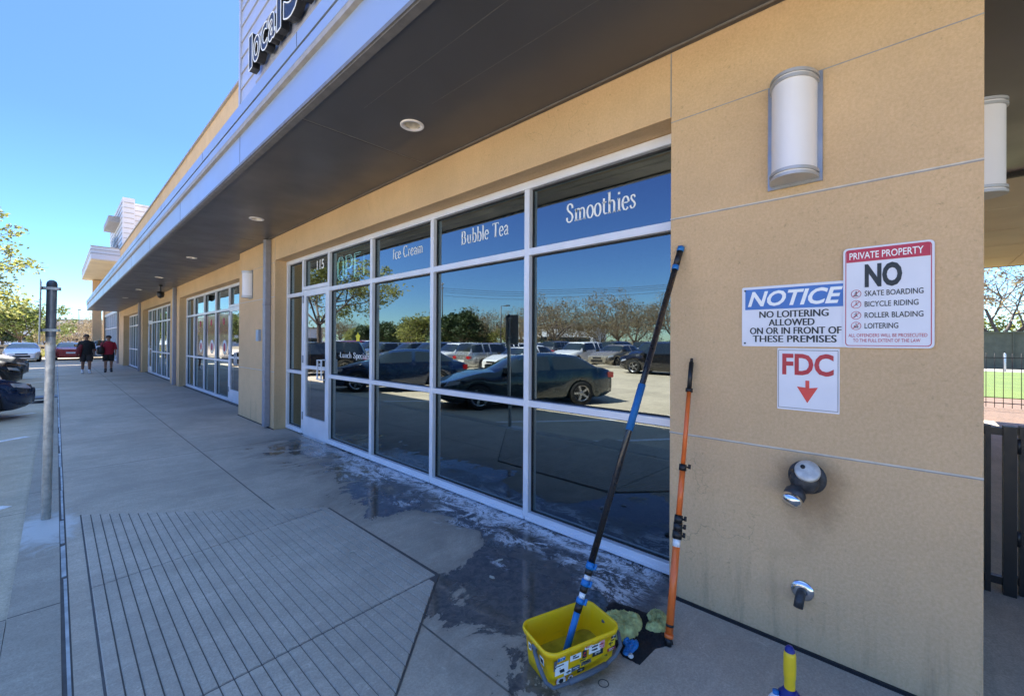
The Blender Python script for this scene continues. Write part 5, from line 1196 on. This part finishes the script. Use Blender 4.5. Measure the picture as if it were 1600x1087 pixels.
# ------------------------------------------------------------------ people
def person(label, loc, rz, h, skin, shirt, legs, shoes, stride, bag=None, sleeve=None):
    t = thing('person', label, 'person', loc, rz, 'people walking towards the camera')
    s = h / 1.72
    V, E, Rr = [], [], []
    def v(p, r): V.append(Vector(p) * s); Rr.append(r * s); return len(V) - 1
    def chain(i, pts):
        for p, r in pts: j = v(p, r); E.append((i, j)); i = j
        return i
    # local: faces +X, Z up
    pel = v((0, 0, .93), .135); ch = chain(pel, [((0, 0, 1.08), .125), ((.01, 0, 1.26), .15), ((0, 0, 1.40), .12)])
    nk = chain(ch, [((.01, 0, 1.48), .055), ((.02, 0, 1.54), .06)]); chain(nk, [((.025, 0, 1.60), .088), ((.02, 0, 1.67), .085), ((.01, 0, 1.70), .05)])
    sk = stride
    for sd_ in (-1, 1):
        f = sk * sd_
        chain(pel, [((.0, sd_ * .095, .88), .105), ((.04 + .16 * f, sd_ * .10, .50), .065), ((-.04 + .24 * f, sd_ * .10, .28), .055), ((-.03 + .27 * f, sd_ * .10, .09), .038), ((.10 + .27 * f, sd_ * .11, .045), .04), ((.16 + .27 * f, sd_ * .115, .035), .028)])
        wr = chain(ch, [((0, sd_ * .17, 1.39), .062), ((-.02 - .05 * f, sd_ * .23, 1.13), .046), ((.05 - .12 * f, sd_ * .25, .92), .032)])
        pm = chain(wr, [((.07 - .13 * f, sd_ * .25, .86), .034)])
        for k, dx in enumerate((-.03, -.01, .01, .03)): chain(pm, [((.07 - .13 * f + dx, sd_ * .252, .815 - .004 * (k % 2)), .011), ((.075 - .13 * f + dx, sd_ * .245, .775 + .006 * (k in (0, 3))), .009)])
        chain(pm, [((.11 - .13 * f, sd_ * .235, .84), .011), ((.125 - .13 * f, sd_ * .23, .81), .009)])
    me = bpy.data.meshes.new('figure'); me.from_pydata(V, E, []); me.materials.append(M[skin])
    o = bpy.data.objects.new('figure', me); COL.objects.link(o); o.parent = t
    m1 = o.modifiers.new('skin', 'SKIN'); 
    for i, sv_ in enumerate(me.skin_vertices[0].data): sv_.radius = (Rr[i], Rr[i]); sv_.use_root = (i == 0)
    m1.use_smooth_shade = True; m2 = o.modifiers.new('sub', 'SUBSURF'); m2.levels = m2.render_levels = 1
    # face
    fc = MB()
    for sd_ in (-1, 1): fc.lathe([(.0005, .012), (.010, .006), (.011, 0)], (.098 * s, sd_ * .032 * s, 1.615 * s), (1, 0, 0), 8)
    fc.box(.095 * s, .108 * s, -.022 * s, .022 * s, 1.555 * s, 1.562 * s).build('eyes', 'hair', t)
    MB().add([(.095 * s, .014 * s, 1.575 * s), (.095 * s, -.014 * s, 1.575 * s), (.125 * s, 0, 1.578 * s), (.10 * s, 0, 1.615 * s)], [(0, 1, 2), (0, 2, 3), (1, 2, 3)]).build('nose', skin, t)
    MB().lathe([(.1, 0), (.101, .035), (.092, .075), (.06, .108), (.0005, .118)], (-.005 * s, 0, 1.625 * s), (-.25, 0, 1), 18).build('hair', 'hair', t)
    def loft(rs):
        mb = MB(); n_ = 18; V_ = []
        for cx, cy, z, a, b in rs:
            for k in range(n_): q_ = 2 * math.pi * k / n_; V_.append(((cx + a * math.cos(q_)) * s, (cy + b * math.sin(q_)) * s, z * s))
        mb.add(V_, [(i * n_ + k, i * n_ + (k + 1) % n_, (i + 1) * n_ + (k + 1) % n_, (i + 1) * n_ + k) for i in range(len(rs) - 1) for k in range(n_)], 0, True); return mb
    sh = loft([(0, 0, .84, .165, .205), (0, 0, .95, .16, .20), (.01, 0, 1.15, .16, .195), (.01, 0, 1.30, .165, .215), (0, 0, 1.40, .13, .22), (0, 0, 1.455, .08, .11), (.01, 0, 1.48, .062, .065)])
    for sd_ in (-1, 1):
        f = sk * sd_; sh.tube([Vector(q_) * s for q_ in ((0, sd_ * .15, 1.40), (-.01, sd_ * .20, 1.30), (-.02 - .05 * f, sd_ * .235, 1.13), (-.01 - .05 * f, sd_ * .24, 1.08))], [.085 * s, .082 * s, .075 * s, .078 * s], 12)
    sh.build('shirt', shirt, t)
    st_ = MB()
    for sd_ in (-1, 1):
        f = sk * sd_; st_.tube([Vector(q_) * s for q_ in ((0, sd_ * .08, .95), (.0, sd_ * .095, .86), (.02 + .07 * f, sd_ * .10, .68), (.035 + .14 * f, sd_ * .10, .53))], [.12 * s, .125 * s, .11 * s, .10 * s], 14)
    st_.build('shorts', legs, t)
    for sd_ in (-1, 1):
        f = sk * sd_; x0_ = -.03 + .27 * f
        mb = MB().tube([Vector(q_) * s for q_ in ((x0_ - .04, sd_ * .10, .05), (x0_ + .06, sd_ * .105, .05), (x0_ + .16, sd_ * .112, .042), (x0_ + .22, sd_ * .115, .034))], [.045 * s, .052 * s, .05 * s, .03 * s], 12)
        mb.tube([Vector(q_) * s for q_ in ((x0_ - .01, sd_ * .10, .06), (x0_ - .0, sd_ * .10, .17))], [.052 * s, .05 * s], 12); mb.build('shoe', shoes, t)
    return t
faceang = math.atan2(-26.9, -.9)
person('walker on the left in a black top and dark shorts with white shoes', (-1.60, 26.9, .0), R(-88), 1.70, 'skin2', 'shirt_black', 'shorts_grey', 'sock', .55)
person('walker on the right in a dark red shirt and black shorts with black shoes', (-.86, 27.3, .0), R(-92), 1.66, 'skin', 'shirt_red', 'shorts', 'black', -.25)
t = thing('shoulder_bag', 'black bag carried at the side of the walker in the red shirt', 'bag', (-1.14, 27.15, .82))
MB().tube([(0, 0, 0), (0, 0, .08), (0, 0, .3), (0, 0, .36)], [.08, .14, .13, .06], 14).build('bag_body', 'black', t)
MB().tube([(.02, 0, .33), (.14, -.02, .62)], .018, 6).build('strap', 'black', t)
t = thing('jacket', 'dark maroon jacket hanging over the arm of the walker on the left', 'jacket', (-1.84, 26.8, .72))
MB().tube([(0, 0, 0), (0, .02, .15), (.03, 0, .35), (.10, 0, .55)], [.07, .10, .10, .06], 12).build('cloth_body', simple('maroon_cloth', (.13, .012, .02), .9), t)
